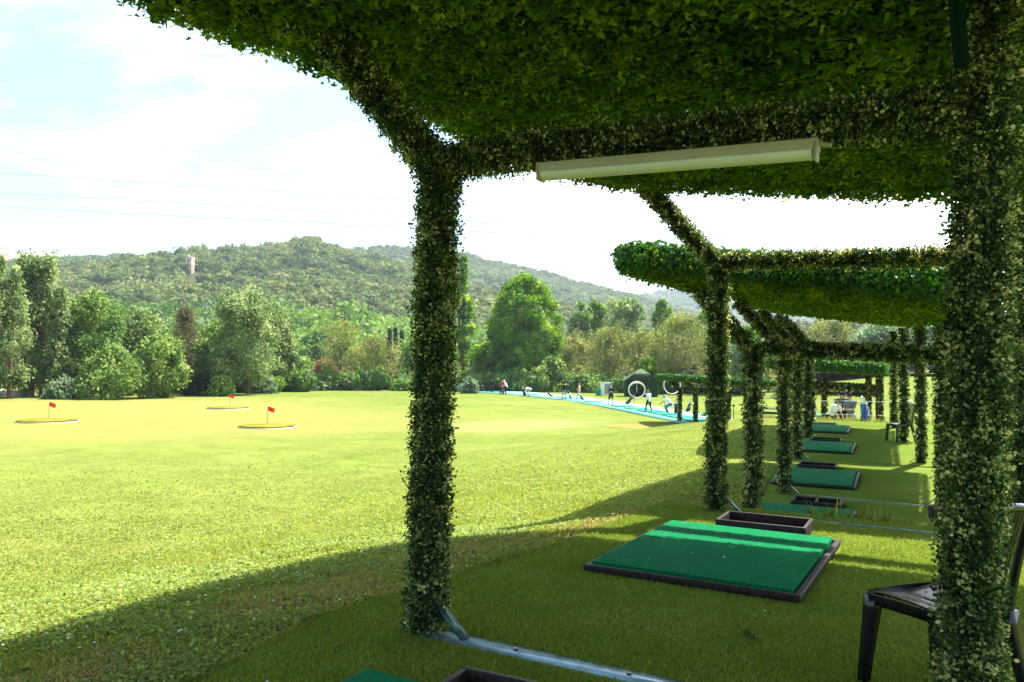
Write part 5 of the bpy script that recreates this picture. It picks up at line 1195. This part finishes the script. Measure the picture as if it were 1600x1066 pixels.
def person(loc, yaw, label, hgt=1.72, lean=0.0, hip=.92, hipy=0.0, feet=((-.14, 0), (.14, 0)), hands=((-.25, .12, .85), (.25, .12, .85)), twist=0.0, head=(0, 0),
           shirt='white_cloth', trousers='black_cloth', hair='hair', sleeves='short', shorts=False, cap=None, club=None, group=None, vox=.017, knee=(0, 1, 0)):
    s = hgt / 1.75
    r = empty('person', loc, rz=yaw, label=label, category='person', group=group)
    pel = np.array([0, hipy, hip]); tw = rotz(twist)
    up_ = np.array([0, math.sin(lean), math.cos(lean)]); ft = np.array([0, math.cos(lean), -math.sin(lean)])
    ax = tw @ np.array([1, 0, 0])
    waist = pel + up_ * .14; chest = pel + up_ * .36; neck = pel + up_ * .54
    sh_ = [neck - up_ * .055 + ax * q_ * .185 for q_ in (-1, 1)]
    hd_dir = unit(up_ + np.array([0, head[0], 0]) + np.array([head[1], 0, 0])); hc = neck + hd_dir * .175
    el, hn = [], []
    for k in (0, 1):
        e_, h_ = two_bone(sh_[k], hands[k], .29, .26, (.5 if k else -.5, -.8, -.5)); el.append(e_); hn.append(h_)
    hp = [pel + np.array([q_ * .095, 0, -.03]) for q_ in (-1, 1)]; kn, an_ = [], []
    for k in (0, 1):
        k_, a_ = two_bone(hp[k], (feet[k][0], feet[k][1], .085), .43, .42, knee); kn.append(k_); an_.append(a_)
    B = MB()
    B.capsule(pel, waist, .125, .115); B.capsule(waist, chest, .115, .13); B.capsule(chest - ax * .07, chest + ax * .07, .105, .105); B.capsule(sh_[0], sh_[1], .062, .062); B.capsule(chest, neck, .1, .055)
    B.capsule(neck, hc, .052, .05); B.ball(tuple(hc), (.078, .098, .118), 3)
    fdir = unit(ft * .9 + np.array([0, 0, -head[0]]))
    B.ball(tuple(hc + fdir * .098 - np.array([0, 0, .012])), .018, 2)                      # nose
    B.ball(tuple(hc + fdir * .080 - np.array([0, 0, .055])), (.028, .014, .010), 2)        # mouth
    B.ball(tuple(hc + fdir * .05 - np.array([0, 0, .08])), (.045, .045, .03), 2)           # chin
    for q_ in (-1, 1):
        B.ball(tuple(hc + ax * q_ * .078), (.014, .022, .03), 2); B.ball(tuple(hc + fdir * .085 + ax * q_ * .032 + np.array([0, 0, .012])), .012, 2)
    for k in (0, 1):
        B.capsule(sh_[k], el[k], .05, .038); B.capsule(el[k], hn[k], .038, .026)
        d_ = unit(hn[k] - el[k]); pm = hn[k] + d_ * .045; B.capsule(hn[k], pm, .027, .034)
        sd2 = unit(np.cross(d_, ft) + 1e-6)
        for f_ in range(4):
            o_ = sd2 * (f_ - 1.5) * .019; tip = pm + d_ * (.045 + .012 * (1 - abs(f_ - 1.2) / 2)) + ft * .02 + o_; B.capsule(pm + o_, tip, .0105, .009, 6); B.capsule(tip, tip + unit(d_ + ft) * .028, .009, .0075, 6)
        B.capsule(hn[k] + d_ * .015, hn[k] + d_ * .05 + sd2 * (.045 if k else -.045) + ft * .02, .012, .009, 6)
        B.capsule(hp[k], kn[k], .085, .056); B.capsule(kn[k], an_[k], .055, .036); B.ball(tuple((kn[k] * .62 + an_[k] * .38) - ft * .012), (.052, .055, .10), 2)
        B.capsule(an_[k] + [0, -.03, -.03], an_[k] + [0, .13, -.055], .038, .028)
    bm_ = remesh('body', B, vox); body = link('body', bm_, MT['skin'], r)
    Sx_ = MB(); Sx_.capsule(pel - up_ * .03, waist, .142, .135); Sx_.capsule(waist, chest, .135, .15); Sx_.capsule(chest - ax * .07, chest + ax * .07, .125, .125); Sx_.capsule(sh_[0], sh_[1], .078, .078); Sx_.capsule(chest, neck - up_ * .03, .115, .072)
    for k in (0, 1):
        e2 = el[k] if sleeves == 'long' else sh_[k] * .3 + el[k] * .7
        Sx_.capsule(sh_[k], e2, .068, .057)
        if sleeves == 'long': Sx_.capsule(el[k], el[k] * .08 + hn[k] * .92, .055, .04)
    link('shirt', remesh('shirt', Sx_, vox), MT[shirt], r)
    Tx = MB(); Tx.capsule(pel + up_ * .05, pel - [0, 0, .05], .136, .13)
    for k in (0, 1):
        Tx.capsule(hp[k], kn[k] if not shorts else hp[k] * .3 + kn[k] * .7, .102, .074)
        if not shorts: Tx.capsule(kn[k], an_[k] + [0, 0, .02], .072, .056)
    link('trousers' if not shorts else 'shorts', remesh('legwear', Tx, vox), MT[trousers], r)
    Hx = MB(); Hx.ball(tuple(hc - fdir * .018 + hd_dir * .022), (.088, .100, .112), 3)
    if hair == 'fair_hair': Hx.ball(tuple(hc - fdir * .06 - hd_dir * .06), (.07, .05, .10), 2)
    ho = link('hair' if not cap else 'cap', Hx.mesh('hair', True), MT[cap or hair], r)
    if cap: 
        m_ = MB(); m_.ball(tuple(hc + fdir * .12 + hd_dir * .055), (.07, .09, .012), 2); m_.build('peak', MT[cap], ho)
    for k in (0, 1):
        m_ = MB(); m_.capsule(an_[k] + [0, -.035, -.035], an_[k] + [0, .14, -.05], .048, .036); m_.build('shoe', MT['shoe'], r, smooth=True)
    if club is not None:
        c_ = np.array(club, float); g_ = (hn[0] + hn[1]) / 2 + unit(hn[1] - el[1]) * .05
        co = empty('golf_club', (0, 0, 0)); co.parent = None
        d_ = unit(c_ - g_); m_ = MB(); m_.tube([g_ - d_ * .12, g_ + d_ * .15], .014, 6)
        co.location = loc; co.rotation_euler = (0, 0, yaw); co.scale = (s,) * 3
        m_.build('grip', MT['black_cloth'], co); m_ = MB(); m_.tube([g_ + d_ * .15, c_], .009, 5); m_.build('shaft', MT['steel'], co)
        m_ = MB(); m_.ball(tuple(c_ + [.02, .04, 0]), (.06, .03, .03), 2); m_.build('head', MT['steel'], co)
        tag(co, 'golf club held by the ' + label, 'golf club', 'clubs in the players hands')
    r.scale = (s,) * 3
    return r
def pat(px, base, top, **kw):
    p = gpt(px, base, FIELD + .07); R = math.hypot(p[0], p[1]) ; p = (p[0], p[1], p[2] + .075)
    yaw = kw.pop('yaw', VY); return person(p, yaw, **kw)
GP = 'players on the far tee line'
pat(556, 606, 591, label='lone far golfer in pale clothes by the silvery shrubs', shirt='white_cloth', trousers='khaki', hgt=1.75, cap='white_cloth', hands=((-.1, .3, .95), (.0, .32, .95)), lean=.2, club=(.05, .8, .1), group=GP, yaw=VY + 1.2)
pat(738, 613.5, 595, label='player in a brown outfit beside the leaning bag', shirt='brown_cloth', trousers='brown_cloth', sleeves='long', group=GP, yaw=VY + 1.57)
pat(769, 613.5, 595, label='player dressed in black left of the red shirt player', shirt='black_cloth', trousers='black_cloth', sleeves='long', group=GP, yaw=VY + 2.8, feet=((-.1, 0), (.12, .05)))
pat(782, 616.5, 595, label='player in a red shirt bending over beside the white shirt player', shirt='red_cloth', trousers='navy', lean=.45, hipy=-.1, hands=((-.15, .42, .75), (.1, .42, .75)), group=GP, yaw=VY - 1.0, hair='fair_hair', hgt=1.8)
pat(790.5, 617, 596, label='player in white shirt and dark trousers leaning towards the red shirt', shirt='white_cloth', trousers='navy', lean=.4, hipy=-.08, hands=((-.15, .42, .8), (.1, .42, .8)), group=GP, yaw=VY + 1.4, cap='white_cloth', hgt=1.8)
pat(826.5, 619.5, 604, label='player in white bent double over a golf bag', shirt='white_cloth', trousers='khaki', lean=1.35, hip=.84, hipy=-.15, hands=((-.1, .5, .55), (.1, .55, .5)), head=(.3, 0), group=GP, yaw=VY + 1.5, sleeves='long')
pat(881.5, 624, 597, label='player in black top swinging a club overhead', shirt='black_cloth', trousers='lgrey_cloth', hands=((.22, .12, 1.62), (.30, .05, 1.60)), twist=-.5, feet=((-.2, .0), (.2, .1)), club=(.95, -.2, 1.98), group=GP, yaw=VY + .3)
pat(905, 624, 601, label='player in pink top and pale trousers walking', shirt='pink_cloth', trousers='khaki', hair='fair_hair', feet=((-.12, -.22), (.12, .25)), hands=((-.3, .1, .9), (.22, .3, 1.0)), group=GP, yaw=VY + 1.3)
pat(955, 634, 601, label='player in black shirt and shorts with bare legs', shirt='black_cloth', trousers='black_cloth', shorts=True, hair='fair_hair', feet=((-.12, .0), (.24, -.12)), hands=((.0, .32, 1.2), (-.08, .32, 1.22)), club=(-.15, .45, 2.05), group=GP, yaw=VY + 2.9, hgt=1.78)
pat(1013.5, 643.5, 612, label='player in white sweater and black trousers with feet apart', shirt='white_cloth', trousers='black_cloth', sleeves='long', hair='fair_hair', lean=.25, hipy=-.06, feet=((-.27, 0), (.27, 0)), hands=((.12, .3, .95), (.2, .3, .92)), club=(.55, .75, .55), group=GP, yaw=VY + .35, hgt=1.7)
pat(1043, 645.5, 619, label='crouching player in white shirt and blue jeans beside the upright bag', shirt='white_cloth', trousers='jeans', lean=.75, hip=.70, hipy=-.25, feet=((-.13, -.02), (.13, .05)), hands=((-.15, .52, .7), (.1, .55, .72)), cap='lgrey_cloth', group=GP, yaw=VY + 1.45, hgt=1.78)
GQ = 'people standing close together beyond the far mats'
def pq(px, y, z, **kw):
    q = at_y(px, 630, y); return person((q[0], q[1], z), kw.pop('yaw'), group=GQ, vox=.015, **kw)
pq(1330, 33.0, -1.04, label='man in grey shirt and khaki trousers, right one of the group beyond the crest', shirt='grey_cloth', trousers='khaki', cap='black_cloth', lean=.12, hands=((-.05, .38, 1.12), (.12, .38, 1.12)), head=(.35, 0), yaw=rad(160), hgt=1.76)
pq(1318, 33.5, -1.04, label='man in black in the middle of the group beyond the crest', shirt='black_cloth', trousers='black_cloth', cap='black_cloth', lean=.2, hands=((-.1, .4, 1.1), (.15, .4, 1.1)), head=(.35, 0), yaw=rad(190), hgt=1.82)
pq(1310.5, 34.0, -1.04, label='dark haired person leaning in behind the man in black', shirt='grey_cloth', trousers='navy', lean=.28, hands=((-.1, .45, 1.0), (.15, .45, 1.0)), head=(.4, 0), yaw=rad(215), hgt=1.82, sleeves='long')
pq(1301, 32.6, -1.04, label='woman in white and blue bending down at the left of the group', shirt='white_cloth', trousers='navy', hair='hair', lean=.65, hipy=-.12, hands=((-.1, .5, .65), (.12, .52, .6)), head=(.3, 0), yaw=rad(240), hgt=1.68)

# ------------------------------------------------------------------ air
hm, ht = new_mat('haze_air'); pv = N(ht, 'ShaderNodeVolumePrincipled'); pv.inputs['Color'].default_value = (.74, .87, 1, 1); pv.inputs['Density'].default_value = .00017; pv.inputs['Anisotropy'].default_value = .3
ho = N(ht, 'ShaderNodeOutputMaterial'); ht.links.new(pv.outputs[0], ho.inputs['Volume'])
MB().box((0, 1350, 206), (6400, 4200, 440)).build('haze', hm, kind='stuff', label='thin summer haze in the air', category='haze')
